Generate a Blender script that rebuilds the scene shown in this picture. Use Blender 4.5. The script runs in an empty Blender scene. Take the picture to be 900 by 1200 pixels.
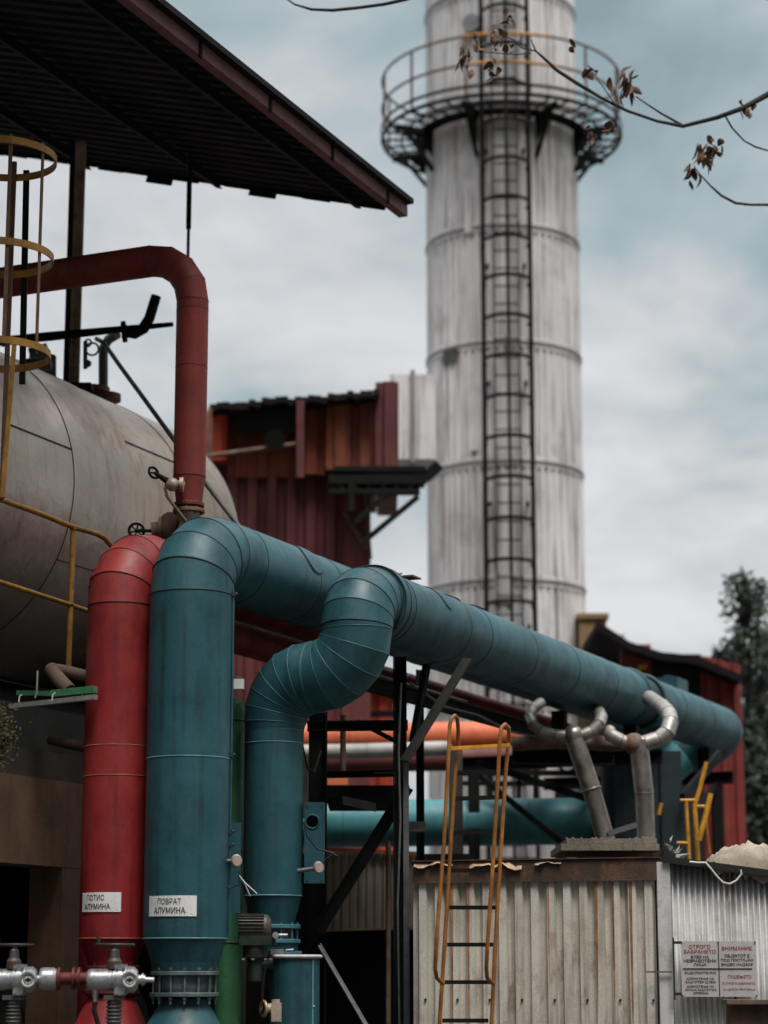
import bpy, math, random
from mathutils import Vector as V, Matrix
random.seed(7)
R = math.radians
SC = bpy.context.scene
COL = SC.collection
# ---------------------------------------------------------------- camera
PITCH = R(11.7); CP, SP = math.cos(PITCH), math.sin(PITCH); EYE = 1.6; F = 2600.0
cam_d = bpy.data.cameras.new('camera'); cam = bpy.data.objects.new('camera', cam_d); COL.objects.link(cam)
cam.location = (0, 0, EYE); cam.rotation_euler = (R(90)+PITCH, 0, 0)
cam_d.sensor_fit = 'VERTICAL'; cam_d.sensor_height = 36; cam_d.sensor_width = 27; cam_d.lens = 36*F/1200
cam_d.clip_end = 3000
cam_d.dof.use_dof = True; cam_d.dof.focus_distance = 16.6; cam_d.dof.aperture_fstop = 1.1
SC.camera = cam
# ---------------------------------------------------------------- world
SUN_EL, SUN_AZ = R(64), R(160)      # azimuth clockwise from +Y
world = bpy.data.worlds.new("World"); SC.world = world; world.use_nodes = True
def build_world():
    nt = world.node_tree; n = nt.nodes; l = nt.links; n.clear()
    out = n.new('ShaderNodeOutputWorld'); bg = n.new('ShaderNodeBackground'); bg.inputs['Strength'].default_value = .1
    sky = n.new('ShaderNodeTexSky'); sky.sky_type = 'NISHITA'; sky.sun_disc = False
    sky.sun_elevation = SUN_EL; sky.sun_rotation = SUN_AZ; sky.air_density = 1.5; sky.dust_density = 3
    tc = n.new('ShaderNodeTexCoord'); sep = n.new('ShaderNodeSeparateXYZ'); l.new(tc.outputs['Generated'], sep.inputs[0])
    def math_(op, a, b=None, clamp=False):
        m = n.new('ShaderNodeMath'); m.operation = op; m.use_clamp = clamp
        for i, x in enumerate((a, b)):
            if x is None: continue
            if isinstance(x, (int, float)): m.inputs[i].default_value = x
            else: l.new(x, m.inputs[i])
        return m.outputs[0]
    zc = math_('MAXIMUM', sep.outputs['Z'], 0.0)
    den = math_('ADD', zc, .34)
    cx = math_('DIVIDE', sep.outputs['X'], den); cy = math_('DIVIDE', sep.outputs['Y'], den)
    comb = n.new('ShaderNodeCombineXYZ'); l.new(cx, comb.inputs[0]); l.new(cy, comb.inputs[1]); comb.inputs[2].default_value = 8.3
    ns = n.new('ShaderNodeTexNoise'); ns.inputs['Scale'].default_value = 2.9; ns.inputs['Detail'].default_value = 9
    ns.inputs['Roughness'].default_value = .56; ns.inputs['Distortion'].default_value = .25; l.new(comb.outputs[0], ns.inputs['Vector'])
    rp = n.new('ShaderNodeValToRGB'); l.new(ns.outputs['Fac'], rp.inputs[0])
    e = rp.color_ramp.elements; e[0].position = .33; e[0].color = (.20, .262, .285, 1); e[1].position = .64; e[1].color = (.58, .58, .595, 1)
    m1 = rp.color_ramp.elements.new(.44); m1.color = (.30, .368, .392, 1); m2 = rp.color_ramp.elements.new(.53); m2.color = (.46, .475, .49, 1)
    # overcast: the zenith is brighter than the band above the horizon
    mr = n.new('ShaderNodeMapRange'); l.new(sep.outputs['Z'], mr.inputs[0])
    mr.inputs[1].default_value = .42; mr.inputs[2].default_value = 1; mr.inputs[3].default_value = 7.3; mr.inputs[4].default_value = 34
    sc_ = n.new('ShaderNodeVectorMath'); sc_.operation = 'SCALE'; l.new(rp.outputs[0], sc_.inputs[0]); l.new(mr.outputs[0], sc_.inputs['Scale'])
    my = n.new('ShaderNodeMapRange'); l.new(sep.outputs['Y'], my.inputs[0]); my.interpolation_type = 'SMOOTHSTEP'  # low sky behind the camera is dimmed to deepen shade under the pipes
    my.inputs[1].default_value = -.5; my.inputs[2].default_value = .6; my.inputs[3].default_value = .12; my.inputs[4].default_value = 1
    mh = n.new('ShaderNodeMapRange'); l.new(sep.outputs['Z'], mh.inputs[0]); mh.inputs[1].default_value = .38; mh.inputs[2].default_value = .8; mh.inputs[3].default_value = 0; mh.inputs[4].default_value = 1
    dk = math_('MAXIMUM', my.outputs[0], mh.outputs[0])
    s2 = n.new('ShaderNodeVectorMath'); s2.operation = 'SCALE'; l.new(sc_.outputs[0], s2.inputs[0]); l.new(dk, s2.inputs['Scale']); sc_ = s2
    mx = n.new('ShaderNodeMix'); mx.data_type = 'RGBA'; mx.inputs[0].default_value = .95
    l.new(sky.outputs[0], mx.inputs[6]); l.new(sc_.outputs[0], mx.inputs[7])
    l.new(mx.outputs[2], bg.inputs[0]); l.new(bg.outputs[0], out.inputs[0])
build_world()
sun_d = bpy.data.lights.new('sun', 'SUN'); sun = bpy.data.objects.new('sun', sun_d); COL.objects.link(sun)
sun_d.energy = 1.5; sun_d.angle = R(20); sun_d.color = (1, .96, .9)
sd = V((math.sin(SUN_AZ)*math.cos(SUN_EL), math.cos(SUN_AZ)*math.cos(SUN_EL), math.sin(SUN_EL)))
sun.rotation_euler = (-sd).to_track_quat('-Z', 'Y').to_euler(); sun.location = (0, 0, 40)
vs = SC.view_settings; vs.view_transform = 'Standard'; vs.look = 'None'; vs.gamma = 1; vs.exposure = 0.84; vs.use_curve_mapping = False

# ---------------------------------------------------------------- coordinates
D1 = V((.402, .9156, 0)).normalized(); N1 = V((D1.y, -D1.x, 0)); UP = V((0, 0, 1)); XX = V((1, 0, 0)); YY = V((0, 1, 0))
def W(s, q, z): return D1*s + N1*q + UP*z                        # s runs along the pipes, q across them
def ray(px, py):
    u = (px-450)/F; v = (600-py)/F
    return V((u, CP - v*SP, SP + v*CP))
def at(px, py, Y):
    d = ray(px, py); return V((0, 0, EYE)) + d*(Y/d.y)
def atq(px, py, q):
    d = ray(px, py); return V((0, 0, EYE)) + d*(q/d.dot(N1))
def s_at(px, py, q): return atq(px, py, q).dot(D1)
def pxs(Y): return Y*1.0/F                                       # metres per photo pixel at depth Y

# ---------------------------------------------------------------- materials
def mat(name, col, rough=.5, metal=0.0, var=.25, dirt=(.03, .024, .018), amt=.25, scale=2.5, streak=0.0, rust=0.0, fine=.12, bump=.15, spec=.4, bumpscale=60, dent=0.0, fade=None, chips=0):
    m = bpy.data.materials.new(name); m.use_nodes = True; nt = m.node_tree; n = nt.nodes; l = nt.links
    b = n['Principled BSDF']; b.inputs['Metallic'].default_value = metal
    b.inputs['Specular IOR Level'].default_value = spec
    tc = n.new('ShaderNodeTexCoord')
    def noise(sc, det=5, mapscale=None, rg=.55):
        t = n.new('ShaderNodeTexNoise'); t.inputs['Scale'].default_value = sc; t.inputs['Detail'].default_value = det; t.inputs['Roughness'].default_value = rg
        if mapscale:
            mp = n.new('ShaderNodeMapping'); mp.inputs['Scale'].default_value = mapscale; l.new(tc.outputs['Object'], mp.inputs[0]); l.new(mp.outputs[0], t.inputs['Vector'])
        else: l.new(tc.outputs['Object'], t.inputs['Vector'])
        return t.outputs['Fac']
    def ramp(f, a, b_, va=0, vb=1):
        r = n.new('ShaderNodeMapRange'); l.new(f, r.inputs[0]); r.inputs[1].default_value = a; r.inputs[2].default_value = b_; r.inputs[3].default_value = va; r.inputs[4].default_value = vb
        return r.outputs[0]
    def mix(fac, a, b_):
        x = n.new('ShaderNodeMix'); x.data_type = 'RGBA'
        if isinstance(fac, float): x.inputs[0].default_value = fac
        else: l.new(fac, x.inputs[0])
        for i, c in ((6, a), (7, b_)):
            if isinstance(c, tuple): x.inputs[i].default_value = (*c[:3], 1)
            else: l.new(c, x.inputs[i])
        return x.outputs[2]
    dark = tuple(c*(1-var) for c in col); light = tuple(min(1, c*(1+var*.7)) for c in col)
    c = mix(ramp(noise(scale), .35, .65), dark, light)
    if amt: c = mix(ramp(noise(scale*2.3, 8, None, .65), .52, .72, 0, amt), c, dirt)
    if streak: c = mix(ramp(noise(1.0, 6, (14, 14, .55)), .50, .68, 0, streak), c, dirt)
    if rust:
        c = mix(ramp(noise(scale*1.7, 9, (1.5, 1.5, .7), .7), .56-.1*rust, .60+.06*(1-rust), 0, min(1, .4+rust)), c, (.17, .062, .02))
    fn = noise(150, 2); fine = fine*1.7
    if chips: c = mix(ramp(noise(22, 6, (1, 1, .8), .7), .665, .69, 0, chips), c, (.09, .05, .03))
    if fade: c = mix(ramp(noise(scale*.8, 7, (1, 1, .6), .65), .48, .66, 0, .75), c, fade)
    if fine: 
        g = ramp(fn, .3, .7, 1-fine, 1+fine)
        vm = n.new('ShaderNodeVectorMath'); vm.operation = 'SCALE'; l.new(c, vm.inputs[0]); l.new(g, vm.inputs['Scale']); c = vm.outputs[0]
    l.new(c, b.inputs['Base Color'])
    l.new(ramp(noise(scale*3), .3, .7, max(.05, rough-.1), min(1, rough+.12)), b.inputs['Roughness'])
    if bump:
        bp = n.new('ShaderNodeBump'); bp.inputs['Strength'].default_value = bump; bp.inputs['Distance'].default_value = .01
        l.new(noise(bumpscale, 4), bp.inputs['Height']); l.new(bp.outputs[0], b.inputs['Normal'])
        if dent:
            b2 = n.new('ShaderNodeBump'); b2.inputs['Strength'].default_value = 1; b2.inputs['Distance'].default_value = dent
            l.new(noise(5, 3), b2.inputs['Height']); l.new(b2.outputs[0], bp.inputs['Normal'])
    return m
M = dict(
 teal=mat('teal_paint', (.017, .080, .098), .50, 0, .2, (.010, .020, .020), .6, 1.6, .6, 0, .14, .1, .4, dent=.005, fade=(.034, .115, .13), chips=.7),
 seam=mat('seam_bead', (.012, .03, .035), .6, 0, .2, amt=0, bump=0),
 teal_edge=mat('worn_teal_edge', (.12, .26, .28), .5, 0, .3, amt=.3, bump=0),
 red=mat('red_paint', (.235, .014, .016), .54, 0, .22, (.04, .008, .008), .6, 1.6, .6, 0, .14, .1, .4, dent=.005, fade=(.33, .040, .030), chips=.6),
 red_seam=mat('red_seam', (.05, .006, .008), .6, 0, .2, amt=0, bump=0),
 red_edge=mat('worn_red_edge', (.36, .10, .08), .55, 0, .3, amt=.2, bump=0),
 brick=mat('red_oxide_paint', (.22, .028, .022), .65, 0, .25, (.05, .012, .01), .4, 1.5, .3, .15, .15, .15),
 orange_pipe=mat('faded_orange_paint', (.62, .14, .055), .6, 0, .15, (.3, .05, .03), .4, 2, .1, 0, .1, .1),
 maroon=mat('maroon_paint', (.13, .030, .028), .65, 0, .25, (.02, .008, .008), .4, 2, .3, .1, .15, .15),
 maroon_wall=mat('maroon_cladding', (.135, .028, .030), .7, 0, .25, (.03, .01, .01), .4, .8, .5, .1, .1, .1),
 rust_wall=mat('rusty_red_cladding', (.22, .042, .022), .75, 0, .4, (.05, .015, .01), .6, .7, .7, .25, .15, .2),
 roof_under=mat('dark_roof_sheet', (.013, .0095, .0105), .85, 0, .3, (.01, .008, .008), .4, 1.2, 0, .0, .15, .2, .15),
 black=mat('black_steel', (.008, .008, .008), .75, 0, .3, (.02, .014, .010), .3, 3, .2, 0, .2, .2, .15),
 steel=mat('weathered_grey_steel', (.10, .098, .095), .5, .3, .3, (.03, .022, .018), .4, 3, .3, .1, .2, .2),
 galv=mat('galvanised_steel', (.40, .40, .40), .42, .6, .25, (.10, .08, .06), .4, 4, .3, 0, .2, .2),
 silver=mat('silver_paint', (.50, .50, .51), .35, .7, .2, (.1, .09, .08), .35, 8, .1, 0, .15, .15),
 lagging=mat('aluminium_lagging', (.30, .27, .24), .36, .75, .3, (.07, .05, .035), .5, 4, .35, .1, .15, .3, .5, 12),
 tank=mat('tank_cladding', (.50, .375, .285), .40, .55, .14, (.15, .095, .06), .4, .7, .4, .05, .10, .08, .4, 30, dent=.010, fade=(.56, .49, .44)),
 tank_seam=mat('tank_seam', (.05, .038, .03), .7, 0, .2, amt=0, bump=0),
 chim=mat('chimney_cladding', (.75, .715, .715), .6, .0, .12, (.27, .23, .22), .55, .7, .95, 0, .05, .1),
 chim_dark=mat('chimney_joint', (.27, .24, .24), .7, 0, .2, amt=.3, bump=0),
 beige=mat('beige_cladding', (.60, .55, .475), .6, 0, .14, (.20, .135, .085), .5, 1.3, .6, .22, .14, .15),
 grey_sheet=mat('grey_galvanised_sheet', (.46, .45, .44), .5, .25, .15, (.12, .09, .07), .4, 2, .3, .0, .12, .1),
 rustgrey=mat('rust_stained_steel', (.16, .11, .08), .75, 0, .4, (.05, .025, .015), .7, 4, .5, .5, .2, .4),
 brown=mat('brown_render', (.17, .095, .055), .85, 0, .25, (.035, .024, .018), .5, 1.5, .3, 0, .15, .3),
 darkwall=mat('shade_dark_wall', (.022, .02, .019), .9, 0, .4, (.01, .01, .01), .4, 1.2, .2, 0, .15, .3),  # near-black colour stands in for the shade inside halls and sheds
 yellow=mat('ochre_paint', (.34, .16, .022), .55, 0, .3, (.07, .03, .015), .6, 6, .3, .2, .15, .2),
 bright_yellow=mat('yellow_paint', (.66, .30, .02), .5, 0, .25, (.12, .05, .02), .5, 5, .2, .1, .15, .15),
 orange=mat('orange_paint', (.36, .135, .025), .5, 0, .35, (.12, .045, .015), .6, 5, .3, .25, .15, .2),
 green=mat('green_paint', (.06, .20, .09), .5, 0, .25, (.02, .035, .02), .5, 3, .3, 0, .15, .15),
 white=mat('white_plate', (.78, .77, .75), .5, 0, .05, (.4, .38, .35), .25, 6, .15, 0, .06, .05),
 white_dirty=mat('dirty_white_paint', (.55, .54, .52), .55, 0, .12, (.2, .14, .09), .5, 4, .3, .0, .1, .1),
 sign=mat('sign_plate', (.50, .46, .45), .5, 0, .06, (.3, .26, .24), .3, 5, .2, 0, .08, .05),
 ink=mat('black_lettering', (.02, .02, .02), .6, 0, .1, amt=0, fine=0, bump=0),
 redink=mat('red_lettering', (.28, .05, .05), .6, 0, .1, amt=.1, fine=0, bump=0),
 brass=mat('brass', (.45, .33, .18), .4, .6, .3, (.12, .08, .04), .4, 10, 0, 0, .1, .2),
 rubber=mat('black_rubber', (.015, .015, .015), .5, 0, .2, amt=0, bump=0),
 wire=mat('pale_cable', (.6, .58, .54), .5, 0, .1, amt=.2, bump=0),
 tarp=mat('dusty_tarpaulin', (.33, .27, .205), .9, 0, .25, (.14, .10, .06), .6, 3, 0, 0, .2, .6, .2, 8),
 concrete=mat('dark_yard_concrete', (.06, .056, .052), .9, 0, .3, (.02, .018, .016), .4, .6, 0, 0, .1, .3),
 slab=mat('mossy_concrete_slab', (.20, .17, .13), .9, 0, .3, (.05, .04, .03), .7, 4, .3, 0, .2, .5),
 grass=mat('rough_ground', (.05, .06, .03), .95, 0, .3, amt=.3, scale=.3, bump=.4),
 bark=mat('dark_bark', (.030, .024, .022), .9, 0, .3, amt=.2, bump=.4),
 dry=mat('dry_leaf', (.13, .065, .035), .8, 0, .45, (.03, .016, .012), .5, 8, 0, 0, .2, .1),
 leaf=mat('dark_foliage', (.035, .045, .030), .8, 0, .4, (.012, .014, .01), .4, 2, 0, 0, .2, 0),
 moss=mat('yellow_green_foliage', (.045, .045, .014), .85, 0, .4, (.02, .02, .01), .4, 9, 0, 0, .2, .0),
 ochre_wall=mat('ochre_render', (.30, .19, .09), .85, 0, .2, (.12, .08, .05), .4, 1, .3, 0, .1, .1),
 hill=mat('far_ground', (.07, .075, .06), .95, 0, .2, amt=0, bump=0, scale=.02),
)
glass = bpy.data.materials.new('gauge_glass'); glass.use_nodes = True
glass.node_tree.nodes['Principled BSDF'].inputs['Base Color'].default_value = (.02, .02, .022, 1); glass.node_tree.nodes['Principled BSDF'].inputs['Roughness'].default_value = .12
M['glass'] = glass

# ---------------------------------------------------------------- mesh builder
ORG = {}
def thing(name, label, cat, loc=(0, 0, 0), group=None, kind=None):
    o = bpy.data.objects.new(name, None); COL.objects.link(o); o.location = loc; o.empty_display_size = .2
    o['label'] = label; o['category'] = cat
    if group: o['group'] = group
    if kind: o['kind'] = kind
    ORG[o] = V(loc); return o
def tag(o, label=None, cat=None, group=None, kind=None):
    for k, v in (('label', label), ('category', cat), ('group', group), ('kind', kind)):
        if v: o[k] = v
    return o
def basis(d):
    d = d.normalized(); r = UP if abs(d.z) < .95 else YY
    a = d.cross(r).normalized(); return a, a.cross(d).normalized(), d
class MB:
    def __init__(s): s.v = []; s.f = []; s.mi = []; s.sm = []
    def add(s, vs, fs, mi=0, smooth=False):
        o = len(s.v); s.v += [V(x) for x in vs]
        for f in fs: s.f.append([i+o for i in f]); s.mi.append(mi); s.sm.append(smooth)
    def box(s, c, sx, sy, sz, ax=(XX, YY, UP), mi=0, bev=0):
        c = V(c); X, Y, Z = ax; hx, hy, hz = sx/2, sy/2, sz/2
        vs = [c+X*(hx*a)+Y*(hy*b)+Z*(hz*d) for a in (-1, 1) for b in (-1, 1) for d in (-1, 1)]
        s.add(vs, [(0, 1, 3, 2), (4, 6, 7, 5), (0, 4, 5, 1), (2, 3, 7, 6), (0, 2, 6, 4), (1, 5, 7, 3)], mi)
    def beam(s, a, b, w, h, mi=0, up=None):
        a, b = V(a), V(b); d = (b-a); L = d.length; d = d.normalized()
        u = up or (UP if abs(d.z) < .95 else YY); X = d.cross(u).normalized(); Z = X.cross(d).normalized()
        s.box((a+b)/2, w, L, h, (X, d, Z), mi)
    def ibeam(s, a, b, w, h, t=.012, mi=0, up=None):
        a, b = V(a), V(b); d = (b-a).normalized(); u = up or (UP if abs(d.z) < .95 else YY)
        X = d.cross(u).normalized(); Z = X.cross(d).normalized()
        s.beam(a+Z*(h/2-t/2), b+Z*(h/2-t/2), w, t, mi, Z); s.beam(a-Z*(h/2-t/2), b-Z*(h/2-t/2), w, t, mi, Z)
        s.beam(a, b, t, h-2*t-.001, mi, Z)
    def ring_pts(s, c, d, r, n, r2=None, ph=0):
        X, Y, _ = basis(d); r2 = r2 or r
        return [c + X*(r*math.cos(2*math.pi*i/n+ph)) + Y*(r2*math.sin(2*math.pi*i/n+ph)) for i in range(n)]
    def cyl(s, a, b, r, r2=None, n=24, mi=0, caps=True, smooth=True):
        a, b = V(a), V(b); d = b-a; r2 = r if r2 is None else r2
        A = s.ring_pts(a, d, r, n); B = s.ring_pts(b, d, r2, n)
        s.add(A+B, [(i, (i+1) % n, n+(i+1) % n, n+i) for i in range(n)], mi, smooth)
        if caps: s.add(A, [tuple(range(n))[::-1]], mi); s.add(B, [tuple(range(n))], mi)
    def tube(s, pts, r, n=12, mi=0, caps=True, radii=None):
        pts = [V(p) for p in pts]; N = len(pts); X = None; rings = []
        for i, p in enumerate(pts):
            t = (pts[min(i+1, N-1)]-pts[max(i-1, 0)]).normalized()
            if X is None: X = basis(t)[0]
            X = (X - t*X.dot(t)).normalized(); Y = t.cross(X)
            rr = radii[i] if radii else r
            rings.append([p + X*(rr*math.cos(2*math.pi*k/n)) + Y*(rr*math.sin(2*math.pi*k/n)) for k in range(n)])
        vs = [x for g in rings for x in g]
        s.add(vs, [(j*n+i, j*n+(i+1) % n, (j+1)*n+(i+1) % n, (j+1)*n+i) for j in range(N-1) for i in range(n)], mi, True)
        if caps: s.add(rings[0], [tuple(range(n))[::-1]], mi); s.add(rings[-1], [tuple(range(n))], mi)
    def torus(s, c, d, r, t, n=40, m=8, mi=0, t2=None, arc=(0, 2*math.pi)):
        X, Y, Z = basis(d); c = V(c); t2 = t2 or t; full = arc[1]-arc[0] > 6.28; nn = n if full else n+1
        vs = []
        for i in range(nn):
            a = arc[0]+(arc[1]-arc[0])*i/n; rad = X*math.cos(a)+Y*math.sin(a)
            for k in range(m):
                b = 2*math.pi*k/m; vs.append(c + rad*(r+t*math.cos(b)) + Z*(t2*math.sin(b)))
        fs = [(i*m+k, ((i+1) % nn)*m+k, ((i+1) % nn)*m+(k+1) % m, i*m+(k+1) % m) for i in range(n) for k in range(m)]
        s.add(vs, fs, mi, True)
        if not full: s.add(vs[:m], [tuple(range(m))], mi); s.add(vs[-m:], [tuple(range(m))[::-1]], mi)
    def lathe(s, prof, o, d, n=32, mi=0, smooth=True):       # prof: (radius, height along d); each band its own verts
        o = V(o); dn = d.normalized()
        for (r0, h0), (r1, h1) in zip(prof, prof[1:]):
            A = s.ring_pts(o+dn*h0, d, max(r0, 1e-4), n); B = s.ring_pts(o+dn*h1, d, max(r1, 1e-4), n)
            s.add(A+B, [(i, (i+1) % n, n+(i+1) % n, n+i) for i in range(n)], mi, smooth)
    def corr(s, O, U, Vv, Nn, w, h, pitch, amp, t=.004, mi=0, trap=True, top=None, jag=0):
        # profiled sheet: O lower corner, U across, Vv up, Nn outward; top(x)->height
        O = V(O); xs = []
        k = 0; x = 0
        while x < w:
            if trap: xs += [(x, 0), (x+pitch*.30, 0), (x+pitch*.42, amp), (x+pitch*.86, amp)]
            else: xs += [(x+pitch*j/6, amp*.5*(1-math.cos(2*math.pi*j/6))) for j in range(6)]
            x += pitch
        xs = [p for p in xs if p[0] <= w] + [(w, 0)]
        n = len(xs); vs = []
        for off in (0, -t):
            for lvl in (0, 1):
                for (x, a) in xs:
                    hh = (top(x) if top else h) + (random.uniform(-jag, jag) if jag and lvl else 0)
                    vs.append(O+U*x+Nn*(a+off)+Vv*(hh*lvl))
        fs = []
        for i in range(n-1):
            fs += [(i, i+1, n+i+1, n+i), (2*n+i+1, 2*n+i, 3*n+i, 3*n+i+1), (n+i, n+i+1, 3*n+i+1, 3*n+i), (i+1, i, 2*n+i, 2*n+i+1)]
        fs += [(0, n, 3*n, 2*n), (n-1, 3*n-1, 4*n-1, 2*n-1)]
        s.add(vs, fs, mi, not trap)
    def patch(s, c, d, zero, r, t, outline, mi=0):
        # closed plate hugging a cylinder; outline = list of (along, angle)
        d = d.normalized(); zero = (zero-d*zero.dot(d)).normalized(); o = d.cross(zero); c = V(c)
        cx = sum(p[0] for p in outline)/len(outline); ca = sum(p[1] for p in outline)/len(outline); K = 5; n = len(outline)
        def pt(a, th, rr): return c+d*a+(zero*math.cos(th)+o*math.sin(th))*rr
        vs = [pt(cx, ca, r+t)]
        for k in range(1, K+1):
            for a, th in outline: vs.append(pt(cx+(a-cx)*k/K, ca+(th-ca)*k/K, r+t))
        for a, th in outline: vs.append(pt(a, th, r-.002))
        fs = [(0, 1+i, 1+(i+1) % n) for i in range(n)]
        for k in range(K): fs += [(1+k*n+i, 1+(k+1)*n+i, 1+(k+1)*n+(i+1) % n, 1+k*n+(i+1) % n) for i in range(n)]
        s.add(vs, fs, mi, False)
    def sphere(s, c, r, mi=0, n=16, m=10, sc=(1, 1, 1)):
        vs = [V(c)+V((r*sc[0]*math.sin(math.pi*j/m)*math.cos(2*math.pi*i/n), r*sc[1]*math.sin(math.pi*j/m)*math.sin(2*math.pi*i/n), r*sc[2]*math.cos(math.pi*j/m))) for j in range(m+1) for i in range(n)]
        s.add(vs, [(j*n+i, (j+1)*n+i, (j+1)*n+(i+1) % n, j*n+(i+1) % n) for j in range(m) for i in range(n)], mi, True)
    def build(s, name, mats, parent=None, loc=None):
        if not isinstance(mats, (list, tuple)): mats = [mats]
        if parent is not None: org = ORG[parent]
        else:
            if loc is None:
                loc = V((sum(v.x for v in s.v)/len(s.v), sum(v.y for v in s.v)/len(s.v), min(v.z for v in s.v)))
            org = V(loc)
        me = bpy.data.meshes.new(name); me.from_pydata([tuple(v-org) for v in s.v], [], s.f)
        me.polygons.foreach_set('material_index', s.mi); me.polygons.foreach_set('use_smooth', s.sm)
        for m in mats: me.materials.append(M[m] if isinstance(m, str) else m)
        me.update(); o = bpy.data.objects.new(name, me); COL.objects.link(o)
        if parent is not None: o.parent = parent
        else: o.location = org
        ORG[o] = org; return o
def part(name, mats, parent, fn):
    b = MB(); fn(b); return b.build(name, mats, parent)
def copy_tree(o, loc=None, parent=None):
    c = o.copy(); COL.objects.link(c)
    if parent: c.parent = parent
    if loc is not None: c.location = loc
    for ch in list(o.children): copy_tree(ch, None, c)
    return c
def arc(c, a, b, rad, n):        # corner at c, coming from direction a (unit), leaving in b, bend radius
    ang = a.angle(b); t = rad*math.tan(ang/2); p0 = c-a*t
    cen = p0 + (b-a*a.dot(b)).normalized()*rad; v0 = p0-cen
    ax = a.cross(b).normalized(); return [cen+Matrix.Rotation(ang*i/n, 3, ax)@v0 for i in range(n+1)]
def gored(b, pts, r, n=56, bead=.006, mi=0, bmi=1, seams=True, ends=(True, True), twist=.006, t0=None, t1=None):
    """sheet-metal lagging: straight gores mitred at every point, a raised bead on every joint"""
    N = len(pts); dirs = [(pts[i+1]-pts[i]).normalized() for i in range(N-1)]
    rings = []; X = None; cir = []
    for i, p in enumerate(pts):
        t = ((dirs[min(i, N-2)]+dirs[max(i-1, 0)])).normalized()
        if i == 0 and t0 is not None: t = t0.normalized()
        if i == N-1 and t1 is not None: t = t1.normalized()
        if X is None: X = basis(t)[0]
        X = (X-t*X.dot(t)).normalized(); Y = t.cross(X)
        k = 1/max(.3, math.cos(dirs[min(i, N-2)].angle(dirs[max(i-1, 0)])/2)) if 0 < i < N-1 else 1
        # stretch across the mitre
        if 0 < i < N-1 and k > 1.0001:
            m = (dirs[i]-dirs[i-1]).normalized()
        else: m = None
        rr = []
        for j in range(n):
            v = (X*math.cos(2*math.pi*j/n)+Y*math.sin(2*math.pi*j/n))*(r[i] if isinstance(r, list) else r)
            if m: v = v + m*(v.dot(m)*(k-1))
            rr.append(p+v)
        rings.append((rr, t))
    for i in range(N-1):
        A, B = rings[i][0], rings[i+1][0]; f = 1+twist*(1 if i % 2 else 0)
        A = [rings[i][0][j]+(rings[i][0][j]-pts[i])*(f-1) for j in range(n)]; B = [rings[i+1][0][j]+(rings[i+1][0][j]-pts[i+1])*(f-1) for j in range(n)]
        b.add(A+B, [(j, (j+1) % n, n+(j+1) % n, n+j) for j in range(n)], mi, True)
    if seams:
        for i in range(N):
            if (i == 0 and not ends[0]) or (i == N-1 and not ends[1]): continue
            rr, t = rings[i]; c = pts[i]; w = bead; vs = []; m = 6
            for j in range(n):
                rad = (rr[j]-c).normalized()
                for k in range(m):
                    a = 2*math.pi*k/m; vs.append(rr[j]+rad*(w*math.cos(a)*.8)+t*(w*math.sin(a)))
            b.add(vs, [(j*m+k, ((j+1) % n)*m+k, ((j+1) % n)*m+(k+1) % m, j*m+(k+1) % m) for j in range(n) for k in range(m)], bmi, True)
def flange(b, c, d, r, th, n=40, mi=0): b.lathe([(.001, -th/2), (r*.985, -th/2), (r, -th/2+.004), (r, th/2-.004), (r*.985, th/2), (.001, th/2)], c, d, n, mi)
def bolts(parent, mats, c, d, r, n, br, ln, ph=.13):
    X, Y, Z = basis(d)
    for i in range(n):
        a = 2*math.pi*i/n+ph; p = V(c)+X*(r*math.cos(a))+Y*(r*math.sin(a)); b = MB()
        b.cyl(p-Z*ln/2, p+Z*ln/2, br*.55, n=8)
        for s_ in (-1, 1): b.cyl(p+Z*(s_*ln*.36-br*.45), p+Z*(s_*ln*.36+br*.45), br, n=6, smooth=False)
        b.build('bolt', mats, parent)
def text_pts(body, size, bold=0.0, ext=.001, align='CENTER', space=1.0):
    cu = bpy.data.curves.new('t', 'FONT'); cu.body = body; cu.size = size; cu.align_x = align; cu.align_y = 'CENTER'; cu.extrude = ext; cu.offset = bold; cu.space_character = space; cu.resolution_u = 3
    o = bpy.data.objects.new('t', cu); COL.objects.link(o); bpy.context.view_layer.update()
    dg = bpy.context.evaluated_depsgraph_get(); me = bpy.data.meshes.new_from_object(o.evaluated_get(dg))
    vs = [v.co.copy() for v in me.vertices]; fs = [tuple(p.vertices) for p in me.polygons]
    bpy.data.objects.remove(o); bpy.data.curves.remove(cu); bpy.data.meshes.remove(me); return vs, fs

def text_fit(body, w, h, bold=0.0):
    vs, fs = text_pts(body, .1, bold, .0006); x0 = min(v.x for v in vs); x1 = max(v.x for v in vs); y0 = min(v.y for v in vs); y1 = max(v.y for v in vs)
    return [V(((v.x-(x0+x1)/2)*w/(x1-x0), (v.y-(y0+y1)/2)*h/(y1-y0), v.z)) for v in vs], fs
# ================================================================ SETTING
def ground():
    b = MB(); z = 0
    b.add([(-900, -300, 0), (900, -300, 0), (900, 1800, 0), (-900, 1800, 0)], [(0, 1, 2, 3)]); o = b.build('ground', 'hill', loc=(0, 0, 0)); o['kind'] = 'structure'
    b = MB(); b.add([(-30, -12, .004), (30, -12, .004), (30, 48, .004), (-30, 48, .004)], [(0, 1, 2, 3)]); o = b.build('yard', 'concrete', loc=(0, 0, 0)); o['kind'] = 'structure'
ground()

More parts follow.
